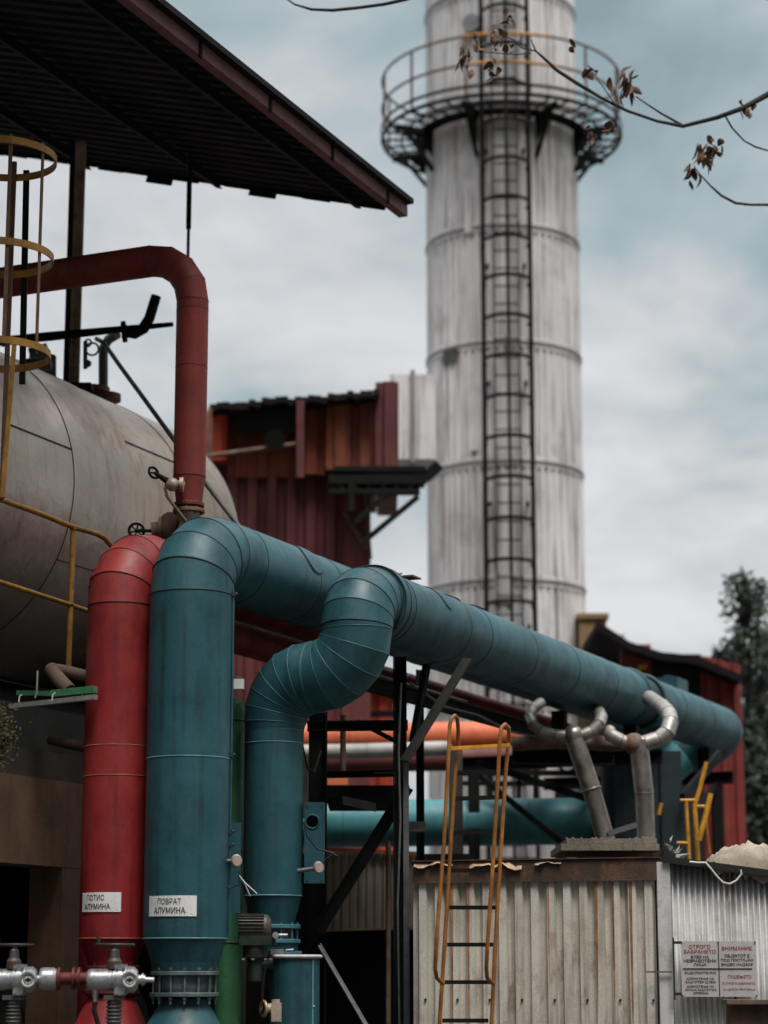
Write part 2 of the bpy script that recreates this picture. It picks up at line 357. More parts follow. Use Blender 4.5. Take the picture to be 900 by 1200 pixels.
# ================================================================ CHIMNEY
CH = at(590, 400, 36.0); CX = V((CH.x, 36.0, 0)); CR = 1.29
def zr(py, Y): return at(450, py, Y).z
def chimney():
    t = thing('chimney', 'tall pale grey round metal-clad chimney with ribbed sheets and a ladder up its front', 'chimney', CX)
    rings = [zr(y, 36) for y in (23, 158, 293, 425, 560, 695)]
    step = 1.97; zs = sorted(rings); z0 = zs[0]
    lv = [0.0] + [z0-step*k for k in range(3, 0, -1) if z0-step*k > .3] + zs + [zs[-1]+step*k for k in range(1, 4)]
    def shell(b):
        nr = 60
        for a, c in zip(lv, lv[1:]):
            lo, hi = a+.09, c-.09
            for (h0, h1, ribbed) in ((a, lo, 0), (lo, hi, 1), (hi, c, 0)):
                pts0 = []; pts1 = []
                for i in range(nr):
                    for f, dr in ((0, 0), (.35, 0), (.5, -.028), (.85, -.028)):
                        th = 2*math.pi*(i+f)/nr; r = CR+(dr if ribbed else .004)
                        x, y = CX.x+r*math.cos(th), CX.y+r*math.sin(th); pts0.append(V((x, y, h0))); pts1.append(V((x, y, h1)))
                n = len(pts0); b.add(pts0+pts1, [(i, (i+1) % n, n+(i+1) % n, n+i) for i in range(n)], 0, not ribbed)
    part('shell', ['chim'], t, shell)
    for z in lv[1:]:
        part('joint_ring', ['chim_dark'], t, lambda b: b.lathe([(CR+.0, -.02), (CR+.022, -.02), (CR+.022, .02), (CR, .02)], V((CX.x, CX.y, z)), UP, 72))
    # random replacement sheets, hatches
    def hatch(b):
        for px, py in ((552, 27),):
            p = at(px, py, 34.75); dr = (V((p.x, p.y, 0))-V((CX.x, CX.y, 0))).normalized(); c = V((CX.x, CX.y, p.z))+dr*(CR+.02); b.cyl(c-dr*.05, c+dr*.06, .14, n=20)
            b.cyl(c+dr*.06, c+dr*.09, .16, n=20)
    part('inspection_hatch', ['galv'], t, hatch)
    for (px, py, w, h) in ((548, 245, .15, .8), (507, 412, .3, .25), (556, 520, .14, .22), (590, 690, .3, .5)):
        p = at(px, py, 34.8); dr = (V((p.x, p.y, 0))-V((CX.x, CX.y, 0))).normalized()
        part('patch_plate', ['chim' if px != 507 else 'steel'], t, lambda b: b.box(V((CX.x, CX.y, p.z))+dr*(CR+.01), w, .03, h, (dr.cross(UP), dr, UP)))
    # service platform
    zf = zr(164, 36); PR = 2.04; c0 = V((CX.x, CX.y, zf))
    p = thing('chimney_platform', 'round railed service platform of open grating around the top of the chimney', 'platform', c0)
    def deck(b):
        b.torus(c0, UP, PR, .03, 72, 6, 0, .035); b.torus(c0-UP*.01, UP, (PR+CR)/2+.05, .02, 72, 6, 0, .03); b.torus(c0-UP*.02, UP, CR+.07, .05, 60, 6, 0, .07)
        for i in range(36):
            a = 2*math.pi*i/36; d = V((math.cos(a), math.sin(a), 0)); b.beam(c0+d*(CR+.04), c0+d*PR, .02, .035)
        b.lathe([(CR+.02, -.03), (CR+.2, -.03), (CR+.2, .0), (CR+.02, .0)], c0, UP, 64)
        for k in (3, 6):
            rr = CR+.08+(PR-CR-.1)*k/9
            b.torus(c0, UP, rr, .008, 64, 4, 0, .014)
    part('grating', ['black'], p, deck)
    part('kick_plate', ['black'], p, lambda b: b.torus(c0+UP*.16, UP, PR+.02, .012, 72, 6, 0, .03))
    for h, m in ((.55, 'rustgrey'), (1.05, 'rustgrey')):
        part('rail', [m], p, lambda b: b.torus(c0+UP*h, UP, PR, .022, 80, 6))
    for i in range(12):
        a = 2*math.pi*(i+.35)/12; d = V((math.cos(a), math.sin(a), 0))
        part('rail_post', ['rustgrey'], p, lambda b: b.cyl(c0+d*PR, c0+d*PR+UP*1.05, .022, n=8))
    for i in range(8):
        a = 2*math.pi*(i+.5)/8+.02; d = V((math.cos(a), math.sin(a), 0)); s = d.cross(UP)
        def br(b):
            b.beam(c0+d*CR-UP*.08, c0+d*(PR-.05)-UP*.08, .07, .1); b.beam(c0+d*(CR+.0)-UP*.75, c0+d*(PR-.25)-UP*.1, .06, .07)
            o = len(b.v); q0, q1, q2 = c0+d*CR-UP*.12, c0+d*(CR+.42)-UP*.12, c0+d*CR-UP*.5
            b.add([q0+s*.01, q1+s*.01, q2+s*.01, q0-s*.01, q1-s*.01, q2-s*.01], [(0, 1, 2), (5, 4, 3), (0, 3, 4, 1), (1, 4, 5, 2), (2, 5, 3, 0)])
        part('bracket', ['black'], p, br)
    part('yellow_rail_piece', ['bright_yellow'], p, lambda b: [b.torus(c0+UP*h, UP, PR+.012, .022, 18, 6, arc=(a0, a1)) for h, a0, a1 in ((.55, -1.57-.42, -1.57+.30), (1.05, -1.57-.35, -1.57+.35))] and None)
    # caged ladder
    az = math.atan2(-(36), -CX.x)+.0; d = V((-CX.x*.35+.035*36*.0+.08, -36, 0)).normalized(); s = V((-d.y, d.x, 0)); s = s if s.x > 0 else -s
    base = V((CX.x, CX.y, 0))+d*(CR+.18)
    l = thing('caged_ladder', 'black caged ladder running up the middle of the chimney face', 'ladder', base)
    ztop = 21.0; hw = .36
    for sg in (-1, 1):
        part('stile', ['black'], l, lambda b: b.beam(base+s*(hw*.56*sg)+UP*.3, base+s*(hw*.56*sg)+UP*ztop, .03, .05, up=d))
    for k in range(68):
        z = .5+.3*k; part('rung', ['black'], l, lambda b: b.cyl(base-s*hw*.56+UP*z, base+s*hw*.56+UP*z, .014, n=6))
    z = 2.6; k = 0
    while z < ztop:
        def hoop(b):
            c = base+d*.22+UP*z; pts = []
            for i in range(15):
                a = math.pi*(-.16+1.32*i/14); pts.append(c+s*(.38*math.cos(a))+d*(.42*math.sin(a)-.0))
            for q0, q1 in zip(pts, pts[1:]): b.beam(q0, q1, .012, .06)
        part('hoop', ['black'], l, hoop)
        if k % 3 == 1:
            for sg in (-1, 1): part('standoff', ['black'], l, lambda b: b.beam(base+s*(.3*sg)+UP*(z-.3), base+s*(.3*sg)-d*.2+UP*(z-.3), .05, .05))
        z += .66; k += 1
    for a in (-.02, .5, 1.02):
        x, y = .38*math.cos(math.pi*a), .42*math.sin(math.pi*a)
        wd = .075 if a != .5 else .05
        part('cage_bar', ['black'], l, lambda b: b.beam(base+d*(.22+y)+s*x+UP*2.6, base+d*(.22+y)+s*x+UP*(ztop), wd, .04, up=d))
chimney()

# ================================================================ RED BUILDING BEHIND (left of chimney)
def red_plant():
    Y = 30.0
    A = lambda px, py, y=Y: at(px, py, y)
    t = thing('conveyor_house', 'rusty red corrugated plant building with a raised box on brackets beside the chimney', 'building', (A(330, 700).x, Y, 0))
    def wall(b):
        p0, p1 = A(236, 540), A(402, 540); b.corr(V((p0.x, Y, 0)), XX, UP, -YY, p1.x-p0.x, p0.z, .27, .07, .03)
    part('lower_wall', ['maroon_wall'], t, wall)
    part('side_wall', ['maroon_wall'], t, lambda b: b.corr(V((A(402, 540).x, Y+.06, 0)), V((.55, .835, 0)), UP, V((.835, -.55, 0)), .52, A(402, 565).z, .27, .06, .03))
    def back(b):
        p0, p1 = A(236, 540), A(402, 540); b.box(V(((p0.x+p1.x)/2, Y+2.1, (p0.z-.05)/2)), p1.x-p0.x-.1, 3.9, p0.z-.1)
    part('core', ['darkwall'], t, back)
    # upper rusty box
    segs = ((238, 266, 482, 540, 'orange_pipe', 0), (266, 348, 472, 560, 'rust_wall', .25), (348, 382, 468, 556, 'rust_wall', .05), (382, 411, 470, 550, 'orange_pipe2', -.08), (411, 442, 467, 552, 'rust_wall2', 0), (440, 468, 448, 553, 'maroon_wall', -.25))
    M['orange_pipe2'] = mat('faded_rust_orange', (.30, .075, .032), .75, 0, .35, (.08, .02, .015), .6, 1.2, .6, .3)
    M['rust_wall2'] = mat('rust_brown_cladding', (.24, .055, .03), .75, 0, .35, (.05, .02, .015), .6, 1.2, .6, .3)
    M['orange_red'] = mat('bright_red_orange_panel', (.60, .075, .03), .6, 0, .3, (.2, .03, .02), .5, 1, .3, .1)
    for x0, x1, y0, y1, m, dy in segs:
        if m == 'orange_pipe': m = 'orange_red'
        p0, p1, q = A(x0, y1, Y-.3+dy), A(x1, y1, Y-.3+dy), A(x0, y0, Y-.3+dy)
        part('upper_panel', [m], t, lambda b: (b.corr(V((p0.x, Y-.3+dy, p0.z)), XX, UP, -YY, p1.x-p0.x-.01, q.z-p0.z, .3, .05, .03), b.box(V(((p0.x+p1.x)/2, Y+1.2+dy*.5, (p0.z+q.z)/2)), p1.x-p0.x-.03, 2.8, q.z-p0.z-.02)) and None)
    def rf(b):
        p0, p1 = A(246, 478, Y-.6), A(445, 463, Y-.6)
        n = 26
        for i in range(n):
            x = p0.x+(p1.x-p0.x)*(i+.5)/n; z = p0.z+(p1.z-p0.z)*(i+.5)/n+random.uniform(-.03, .03)
            b.box(V((x, Y+1.0, z)), (p1.x-p0.x)/n*.98, 3.4+random.uniform(-.1, .1), .09)
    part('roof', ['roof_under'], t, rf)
    def dark(b):    # near-black panel, painted as the shade of an opening under the roof
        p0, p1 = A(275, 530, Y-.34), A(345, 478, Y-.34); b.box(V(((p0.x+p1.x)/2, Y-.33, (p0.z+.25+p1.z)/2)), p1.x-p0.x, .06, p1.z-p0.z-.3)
    part('opening_shade_panel', ['darkwall'], t, dark)
    part('roof_post', ['maroon'], t, lambda b: b.beam(A(352, 560, Y-.75), A(352, 470, Y-.75), .1, .1))
    part('handrail', ['rustgrey'], t, lambda b: (b.cyl(A(240, 535, Y-.7), A(352, 520, Y-.7), .035, n=8), b.cyl(A(246, 560, Y-.7), A(246, 478, Y-.7), .03, n=8)) and None)
    part('fan', ['black'], t, lambda b: b.cyl(A(322, 515, Y-.5), A(322, 515, Y-.8), .14, n=16))
    # bracket gantry
    def gan(b):
        b.box((A(392, 560)+A(498, 562))/2+V((0, -.1, 0)), A(498, 560).x-A(392, 560).x, 1.1, .07)
        b.beam(A(385, 576, Y-.6), A(492, 576, Y-.6), .07, .07); b.beam(A(385, 562, Y-.6), A(500, 562, Y-.6), .07, .12); [b.beam(A(x, 562, Y-.6), A(x+9, 576, Y-.6), .04, .04) for x in range(395, 490, 16)]; b.beam(A(385, 575, Y+.3), A(492, 575, Y+.3), .1, .12)
        for dy in (-.6, .3):
            b.beam(A(490, 582, Y+dy), A(420, 640, Y+dy), .06, .07); b.beam(A(452, 580, Y+dy), A(416, 612, Y+dy), .06, .07)
            b.beam(A(412, 560, Y+dy), A(412, 600, Y+dy), .08, .1)
        b.beam(A(498, 560, Y), A(515, 545, Y), .14, .14)
    part('gantry', ['black'], t, gan)
    part('column', ['maroon'], t, lambda b: b.box(V((A(418, 660).x, Y+.3, A(418, 580).z/2)), A(434, 660).x-A(402, 660).x, .7, A(418, 580).z))
    part('lattice', ['rustgrey'], t, lambda b: (b.beam(A(434, 655, Y-.1), A(428, 575, Y-.1), .05, .05), b.beam(A(402, 600, Y-.1), A(434, 650, Y-.1), .05, .05)) and None)
    # pale duct into the chimney
    d = thing('flue_duct', 'pale grey flue duct joining the rusty red building to the chimney', 'duct', A(482, 550, 33))
    part('duct_wall', ['chim'], d, lambda b: b.box((A(466, 452, 34)+A(500, 552, 34))/2, A(512, 500, 34).x-A(460, 500, 34).x, 1.5, A(480, 455, 34).z-A(480, 552, 34).z))
    part('duct_flange', ['chim_dark'], d, lambda b: b.box((A(483, 452, 34)+A(483, 552, 34))/2, .07, 1.6, A(480, 450, 34).z-A(480, 556, 34).z))
    # far low red shed seen under the pipes
    f = thing('far_red_shed', 'orange-red shed far behind the steel pipe rack', 'building', (A(420, 900, 33).x, 33, 0))
    p0, p1 = at(385, 805, 33), at(462, 805, 33)
    part('shed_wall', ['orange_red'], f, lambda b: b.corr(V((p0.x-.6, 33, 0)), XX, UP, -YY, p1.x-p0.x+.6, p0.z, .25, .04, .03))
    part('shed_roof', ['chim'], f, lambda b: b.box(V(((p0.x+p1.x)/2, 34, p0.z+.05)), p1.x-p0.x+.5, 2.4, .1))
    part('shed_rail', ['black'], f, lambda b: (b.beam(at(400, 838, 32.5), at(470, 836, 32.5), .09, .09), b.beam(at(430, 900, 32.5), at(430, 805, 32.5), .08, .08)) and None)
red_plant()

# ================================================================ RIGHT BACKGROUND
def right_bg():
    Y = 33.0; A = lambda px, py, y=Y: at(px, py, y)
    t = thing('red_gable_shed', 'dark shed with a sagging roof and brick-red corrugated side wall, right of the chimney', 'building', (A(800, 900).x, Y, 0))
    part('side_wall', ['brick'], t, lambda b: b.corr(V((A(826, 970).x, Y, .2)), XX, UP, -YY, A(874, 970).x-A(826, 970).x, 0, .2, .05, .03, top=lambda x: A(826, 768).z-.2-x*.25))
    def rf(b):
        pts = [A(700, 728, Y-.5), A(715, 737, Y-.5), A(738, 752, Y-.5), A(775, 764, Y-.5), A(815, 768, Y-.5), A(868, 790, Y-.5)]
        for a, c in zip(pts, pts[1:]):
            b.add([a, c, c+YY*4, a+YY*4, a-UP*.12, c-UP*.12, c+YY*4-UP*.12, a+YY*4-UP*.12], [(0, 1, 2, 3), (7, 6, 5, 4), (0, 4, 5, 1), (1, 5, 6, 2), (2, 6, 7, 3), (3, 7, 4, 0)])
    part('roof', ['roof_under'], t, rf)
    part('inner_wall', ['darkwall'], t, lambda b: b.box(V(((A(738, 900).x+A(826, 900).x)/2, Y+1.5, A(760, 766).z/2)), A(826, 900).x-A(738, 900).x, 2.9, A(760, 766).z))
    part('inner_panel', ['brick'], t, lambda b: b.box((A(733, 762, Y-.1)+A(757, 792, Y-.1))/2, .45, .1, .55))
    part('strip', ['bright_yellow'], t, lambda b: b.beam(A(748, 783, Y-.25), A(758, 781, Y-.25), .06, .06))
    k = thing('ochre_building', 'small ochre rendered block just right of the chimney', 'building', (A(700, 900, 35).x, 35, 0))
    part('wall', ['ochre_wall'], k, lambda b: b.box(V((A(698, 900, 35).x, 36, A(698, 724, 35).z/2)), A(712, 900, 35).x-A(680, 900, 35).x, 2, A(698, 724, 35).z))
    part('parapet', ['ochre_wall'], k, lambda b: b.box(V((A(698, 900, 35).x, 36, A(698, 722, 35).z)), A(712, 900, 35).x-A(680, 900, 35).x+.08, 2.1, .08))
    part('low_wing', ['white_dirty'], k, lambda b: b.box(V((A(724, 900, 35).x, 36.1, A(698, 742, 35).z/2)), A(738, 900, 35).x-A(713, 900, 35).x, 2, A(698, 742, 35).z))
right_bg()

def leaf_tree(name, label, base, h, cw, n, m='leaf', tall=True):
    t = thing(name, label, 'tree', base); bx = V(base)
    def trunk(b):
        b.tube([bx, bx+UP*h*.3+XX*.08, bx+UP*h*.62, bx+UP*h*.92+XX*.1], .1, 8, radii=[.16, .12, .08, .02])
        for i in range(16):
            z = h*(.22+.04*i); a = random.random()*6.28; L = cw*(1.05-.035*i)*random.uniform(.6, 1)
            d = V((math.cos(a), math.sin(a), .35)); b.tube([bx+UP*z, bx+UP*z+d*L*.5+UP*.05, bx+UP*z+d*L], .03, 5, radii=[.045, .025, .008])
    part('trunk', ['bark'], t, trunk)
    def crown(b):
        clumps = []
        for i in range(110):
            zz = random.uniform(.12, 1.0); rr = cw*(1-.75*zz**1.5)*math.sqrt(random.random()); a = random.random()*6.28
            clumps.append((bx+V((rr*math.cos(a), rr*math.sin(a), h*zz)), random.uniform(.10, .24)))
        for c, s in clumps:
            ax = V((bx.x, bx.y, max(bx.z+.4, c.z-.5))); b.tube([ax, ax.lerp(c, .5)+UP*.05, c, c+UP*s*1.6], .02, 5, 1, radii=[.03, .02, .012, .004])
        for i in range(n):
            c, s = random.choice(clumps); g = random.uniform(-1.6, 1.9); w_ = s*.55*max(.15, 1-abs(g)*.42); p = c+V((random.gauss(0, w_), random.gauss(0, w_), g*s))
            a = V((random.gauss(0, 1), random.gauss(0, 1), random.gauss(.3, .8))).normalized(); c2 = a.orthogonal().normalized()*.05; l = random.uniform(.09, .2)
            b.add([p-c2*.5, p+a*l*.5-c2, p+a*l, p+a*l*.5+c2], [(0, 1, 2, 3)])
    part('crown', [m, 'bark'], t, crown)
leaf_tree('tree', 'dark spiky tree at the right edge beside the brick-red wall', (at(878, 900, 38).x, 38, 0), at(880, 690, 38).z, 1.05, 8500)
leaf_tree('tree', 'lower bushy dark tree reaching in at the right edge behind the tarpaulin roof', (at(896, 900, 42).x, 42, 0), at(890, 760, 42).z, 1.4, 7500)

# ================================================================ TEAL RETURN PIPE (label plate, big elbow)
def plate_on(parent, c, dirv, r, zc, w, h, lines, ang, mname='white'):
    # c: axis point, dirv: outward toward camera, ang: rotation of plate centre (left negative)
    o0 = V((c.x, c.y, zc)); d0 = (Matrix.Rotation(ang, 3, UP)@dirv).normalized()
    ha = w/2/r; b = MB(); ol = []
    for i in range(9): ol.append((-h/2, -ha+2*ha*i/8))
    for i in range(9): ol.append((h/2, ha-2*ha*i/8))
    b.patch(o0, UP, d0, r+.004, .003, ol); pl = b.build('label_plate', [mname], parent)
    tb = MB(); o = UP.cross(d0)
    for body, tw, thh, dy, bold, dx in lines:
        vs, fs = text_fit(body, tw, thh, bold)
        pts = []
        for v in vs:
            th = (v.x+dx)/r; pts.append(o0+UP*(v.y+dy)+(d0*math.cos(th)+o*math.sin(th))*(r+.0085+v.z))
        tb.add(pts, fs)
    tb.build('lettering', ['ink'], pl)
RA = .30; A0 = at(217, 1100, 16.0); AX = V((A0.x, 16.0, 0)); SA = AX.dot(D1); QA = AX.dot(N1); ZA = 4.63
def teal_return():
    t = thing('teal_return_pipe', 'thickest teal pipe, rising beside the crimson one and bending back at its large elbow', 'pipe', AX)
    z0 = A0.z; zb = ZA-.34; P = lambda z: V((AX.x, AX.y, z))
    def vert(b): gored(b, [P(z0), at(217, 890, 16).z*UP+P(0), P(zb)], RA, bead=.005, bmi=1, twist=.004)
    part('riser', ['teal', 'teal_edge'], t, vert)
    el = arc(P(ZA), UP, D1, .34, 4)
    part('elbow', ['teal', 'seam'], t, lambda b: gored(b, el, RA, bead=.007, t0=UP, t1=D1))
    hs = [SA+.34] + [s_at(px, py, QA+.1) for px, py in ((287, 665), (350, 690))] + [SA+2.0, SA+3.0, SA+4.4, SA+6, SA+7.6, SA+9.2, SA+11]
    hs = sorted(set(hs))
    part('horizontal_run', ['teal', 'seam'], t, lambda b: (gored(b, [W(s, QA, ZA) for s in hs], RA, bead=.006, ends=(False, True)), b.cyl(W(hs[-1], QA, ZA), W(hs[-1]+.02, QA, ZA), RA)) and None)
    def pt(b):
        c = W(0, QA, ZA); s0 = s_at(333, 640, QA)
        ol = [(s0+.13*math.cos(a)*(1+.2*math.sin(a)), math.radians(52)+.48*math.sin(a)) for a in [2*math.pi*i/28 for i in range(28)]]
        b.patch(c, D1, UP, RA, .012, ol)
        ol = [(s0+.0+(.145+.0)*math.cos(a)*(1+.2*math.sin(a)), math.radians(52)+.53*math.sin(a)) for a in [2*math.pi*i/28 for i in range(28)]]
        b.patch(c, D1, UP, RA, .006, ol, 1)
    part('saddle_patch', ['teal', 'seam'], t, lambda b: (pt(b)) and None)
    # reducer, valve body with two flanges, lower cone
    rz = [at(217, y, 16).z for y in (1100, 1128, 1137, 1168, 1176, 1205)]
    part('reducer', ['teal'], t, lambda b: b.lathe([(RA*.985, 0), (RA*.80, rz[1]-rz[0]), (RA*.76, rz[2]-rz[0])], P(rz[0]), UP, 48))
    for z in (rz[2]-.02, rz[3]+.015):
        fl = part('flange', ['galv2'], t, lambda b: flange(b, P(z), UP, .245, .03))
        if z > rz[3]+.05: bolts(fl, ['galv2'], P((rz[2]+rz[3])/2), UP, .222, 14, .016, rz[2]-rz[3]+.1)
    part('valve_body', ['galv2'], t, lambda b: b.lathe([(.19, 0), (.205, .04), (.205, .12), (.19, .16)], P(rz[3]+.02), UP, 36))
    part('lower_cone', ['teal'], t, lambda b: b.lathe([(.17, 0), (.175, -.03), (.30, -.24), (.30, -1.45)], P(rz[4]+.03), UP, 48))
    camd = (V((0, 0, 0))-AX).normalized()
    z1, z2 = at(200, 1050, 15.8).z, at(200, 1074, 15.8).z
    plate_on(t, P(0), camd, RA, (z1+z2)/2, .37, z1-z2, (('ПОВРАТ', .175, .040, .032, .0, -.01), ('АЛУМИНА', .235, .043, -.030, .0012, -.01)), R(-21))
    # conduit up the right side with clips
    e = (Matrix.Rotation(R(80), 3, UP)@camd)
    def con(b):
        pts = [P(0)+e*(RA+.012)+UP*z for z in (z0+.02, z0+.9, z0+1.7, zb)]
        pts += [at(x, y, yy) for x, y, yy in ((272, 680, 16.0), (271.5, 660, 16.0), (268, 640, 16.0), (260, 622, 16.0), (250, 611.5, 16.05), (238, 607, 16.15))]; b.tube(pts, .008, 8)
    part('conduit', ['teal'], t, con)
    for z in (z0+.75, at(270, 885, 16).z, at(270, 990, 16).z, at(270, 697, 16).z):
        part('clip', ['seam'], t, lambda b: (b.box(P(z)+e*(RA+.014), .03, .03, .03), b.sphere(P(z)+e*(RA+.03), .014)) and None)
M['galv2'] = mat('painted_valve_grey_green', (.11, .15, .15), .5, .2, .4, (.03, .03, .03), .5, 10, 0, .15)
teal_return()

# ================================================================ TEAL SECOND PIPE with S bend
RB = .275; QB = -6.93; ZB = 4.40
def teal_second():
    sV = s_at(418, 745, QB); qv = -7.62; rv = .222
    base = W(sV, qv, 0)
    t = thing('teal_swan_neck_pipe', 'teal lagged pipe with an S-shaped double elbow leading into the long front run', 'pipe', base)
    zb = at(322, 1050, base.y).z; zj = 3.81
    P = lambda z: W(sV, qv, z)
    part('riser', ['teal', 'teal_edge'], t, lambda b: gored(b, [P(zb), P(zj-.50), P(zj-.40)], rv, bead=.005, bmi=1, twist=.01))
    e1 = arc(P(zj), UP, N1, .34, 6); e2 = arc(W(sV, QB, zj), N1, UP, .34, 5); e2 = e2 if (e2[0]-e1[-1]).dot(N1) > .01 else e2[1:]
    nr = 1+len(e1)+len(e2); rl = [min(RB-.002, rv+.004+(RB-rv-.006)*k/5) for k in range(nr)]; e3 = arc(W(sV, QB, ZB), UP, D1, .23, 4)
    part('lower_elbow', ['teal', 'seam2'], t, lambda b: gored(b, [P(zj-.40)]+e1+e2, rl, bead=.004, ends=(False, True), t0=UP, t1=UP))
    part('upper_elbow', ['teal', 'seam'], t, lambda b: gored(b, [e2[-1]]+e3, RB, bead=.006, ends=(False, True), t0=UP, t1=D1))
    seams = [s_at(px, py, QB+.2) for px, py in ((478, 700), (543, 720), (568, 733), (621, 747), (671, 775), (716, 795), (754, 815))]
    seams2 = [s_at(px, py, QB+.2) for px, py in ((771, 822), (797, 830), (831, 850))]
    s_end = s_at(846, 855, QB)
    part('horizontal_run', ['teal', 'seam'], t, lambda b: gored(b, [W(s, QB, ZB) for s in [sV+.23]+seams], RB, bead=.006))
    part('joint_band', ['seam'], t, lambda b: b.lathe([(RB-.02, 0), (RB-.02, seams2[0]-seams[-1])], W(seams[-1], QB, ZB), D1, 40))
    part('joint_collar', ['teal'], t, lambda b: [b.torus(W(s, QB, ZB), D1, RB+.004, .02, 48, 8) for s in (seams[-1], seams2[0])] and None)
    part('far_run', ['teal', 'seam'], t, lambda b: gored(b, [W(s, QB, ZB) for s in seams2+[s_end-.25]], RB*1.01, bead=.005))
    e4 = arc(W(s_end+.12, QB, ZB), D1, (-N1*.85-UP*.5).normalized(), .3, 5)
    part('end_elbow', ['teal', 'seam'], t, lambda b: (gored(b, [W(s_end-.25, QB, ZB)]+e4+[e4[-1]+(-N1*.85-UP*.5).normalized()*1.2], RB*1.01, bead=.003, ends=(False, True))) and None)
    # end plate collar near the elbow and torn saddle plates on the top
    part('elbow_collar', ['teal', 'seam'], t, lambda b: (b.lathe([(RB+.002, 0), (RB+.024, 0), (RB+.024, .10), (RB+.002, .10)], W(sV+.27, QB, ZB), D1, 56), b.torus(W(sV+.27, QB, ZB), D1, RB+.024, .006, 56, 6, 1), b.torus(W(sV+.37, QB, ZB), D1, RB+.024, .006, 56, 6, 1)) and None)
    c = W(0, QB, ZB)
    def patchf(s0, w, a0, a1, th, tip=True):
        ol = []
        for i in range(24):
            a = 2*math.pi*i/24; k = math.sin(a)
            ol.append((s0+w*math.cos(a)*(.75+.25*k if tip else 1)*(1+.05*random.random()), (a0+a1)/2+(a1-a0)/2*(k if tip else max(-.9, min(.9, k*1.4)))))
        return ol
    for s0, w, a0, a1, th in ((s_at(492, 690, QB), .11, R(-10), R(72), .01), (s_at(523, 692, QB), .22, R(-25), R(18), .016), (s_at(552, 705, QB), .16, R(-25), R(22), .018)):
        part('saddle_patch', ['teal', 'seam'], t, lambda b: (b.patch(c, D1, UP, RB, th, patchf(s0, w, a0, a1, th)), b.patch(c, D1, UP, RB, th*.55, patchf(s0, w*1.1, a0-.05, a1+.05, th), 1)) and None)
    part('torn_flap', ['rustgrey'], t, lambda b: (b.box(W(s_at(474, 668, QB), QB+.03, ZB+RB+.03), .16, .18, .012, (N1, D1, UP)), b.box(W(s_at(470, 668, QB), QB-.05, ZB+RB+.05), .08, .1, .012, (N1, (D1+UP*.3).normalized(), (UP-D1*.3).normalized()))) and None)
    # bottom: reducer, valve, flanges
    y = lambda py: at(316, py, base.y).z
    part('reducer', ['teal'], t, lambda b: b.lathe([(rv*.98, 0), (.165, y(1081)-zb), (.16, y(1085)-zb)], P(zb), UP, 44))
    for py in (1086, 1103):
        fl = part('flange', ['teal_edge2'], t, lambda b: flange(b, P(y(py)), UP, .21, .03))
        if py == 1103: bolts(fl, ['teal_edge2'], P(y(1094.5)), UP, .188, 12, .013, .17)
    part('valve_body', ['steel'], t, lambda b: b.cyl(P(y(1101)), P(y(1088)), .16, n=30))
    part('lower_neck', ['teal'], t, lambda b: b.cyl(P(y(1122)), P(y(1105)), .19, n=30))
    # box with round opening, sensor, conduit
    camd = (-base).normalized(); camd.z = 0; camd.normalize(); side = camd.cross(UP); side = side if side.x > 0 else -side
M['teal_edge2'] = mat('teal_flange', (.06, .19, .22), .5, 0, .3, (.04, .04, .04), .4, 8)
M['seam2'] = mat('pale_teal_bead', (.05, .14, .16), .5, 0, .3, amt=.2, bump=0)
teal_second()
BP = W(s_at(418, 745, QB), -7.67, 0)       # foot of the second riser

def junction_box(name, label, x0, x1, y0, y1, Y, hole=None, dp=.12):
    a, c = at(x0, y0, Y), at(x1, y1, Y); m = (a+c)/2; w = c.x-a.x; h = a.z-c.z
    t = thing(name, label, 'box', (m.x, Y, c.z))
    def bx(b):
        if hole:
            hp = at(hole[0], hole[1], Y); r = hole[2]; n = 24
            ring = [V((hp.x+r*math.cos(2*math.pi*i/n), Y, hp.z+r*math.sin(2*math.pi*i/n))) for i in range(n)]
            out = []
            for i in range(n):
                th = 2*math.pi*i/n; dx, dz = math.cos(th), math.sin(th)
                k = min(((a.x-hp.x if dx < 0 else c.x-hp.x)/dx) if abs(dx) > 1e-6 else 9, ((a.z-hp.z if dz > 0 else c.z-hp.z)/dz) if abs(dz) > 1e-6 else 9)
                out.append(V((hp.x+dx*k, Y, hp.z+dz*k)))
            b.add(ring+out, [(i, (i+1) % n, n+(i+1) % n, n+i) for i in range(n)])
            b.add([V(p) for p in ring]+[p+YY*dp*.8 for p in ring], [(i, (i+1) % n, n+(i+1) % n, n+i) for i in range(n)], 1)
            b.add([p+YY*dp*.8 for p in ring], [tuple(range(n))], 1)
            # corners not covered by the fan
            for cx_, cz_ in ((a.x, a.z), (c.x, a.z), (c.x, c.z), (a.x, c.z)):
                cor = V((cx_, Y, cz_)); th = math.atan2(cz_-hp.z, cx_-hp.x) % (2*math.pi); i = int(th/(2*math.pi/n)) % n
                b.add([out[i], cor, out[(i+1) % n]], [(0, 1, 2)])
            for p, q_ in ((V((a.x, Y, a.z)), V((c.x, Y, a.z))), (V((c.x, Y, a.z)), V((c.x, Y, c.z))), (V((c.x, Y, c.z)), V((a.x, Y, c.z))), (V((a.x, Y, c.z)), V((a.x, Y, a.z)))):
                b.add([p, q_, q_+YY*dp, p+YY*dp], [(0, 1, 2, 3)])
            b.torus(V((hp.x, Y, hp.z)), YY, r, .008, 24, 6)
        else: b.box(V((m.x, Y+dp/2, m.z)), w, dp, h)
    part('casing', ['teal', 'rubber'], t, bx)
    return t, m
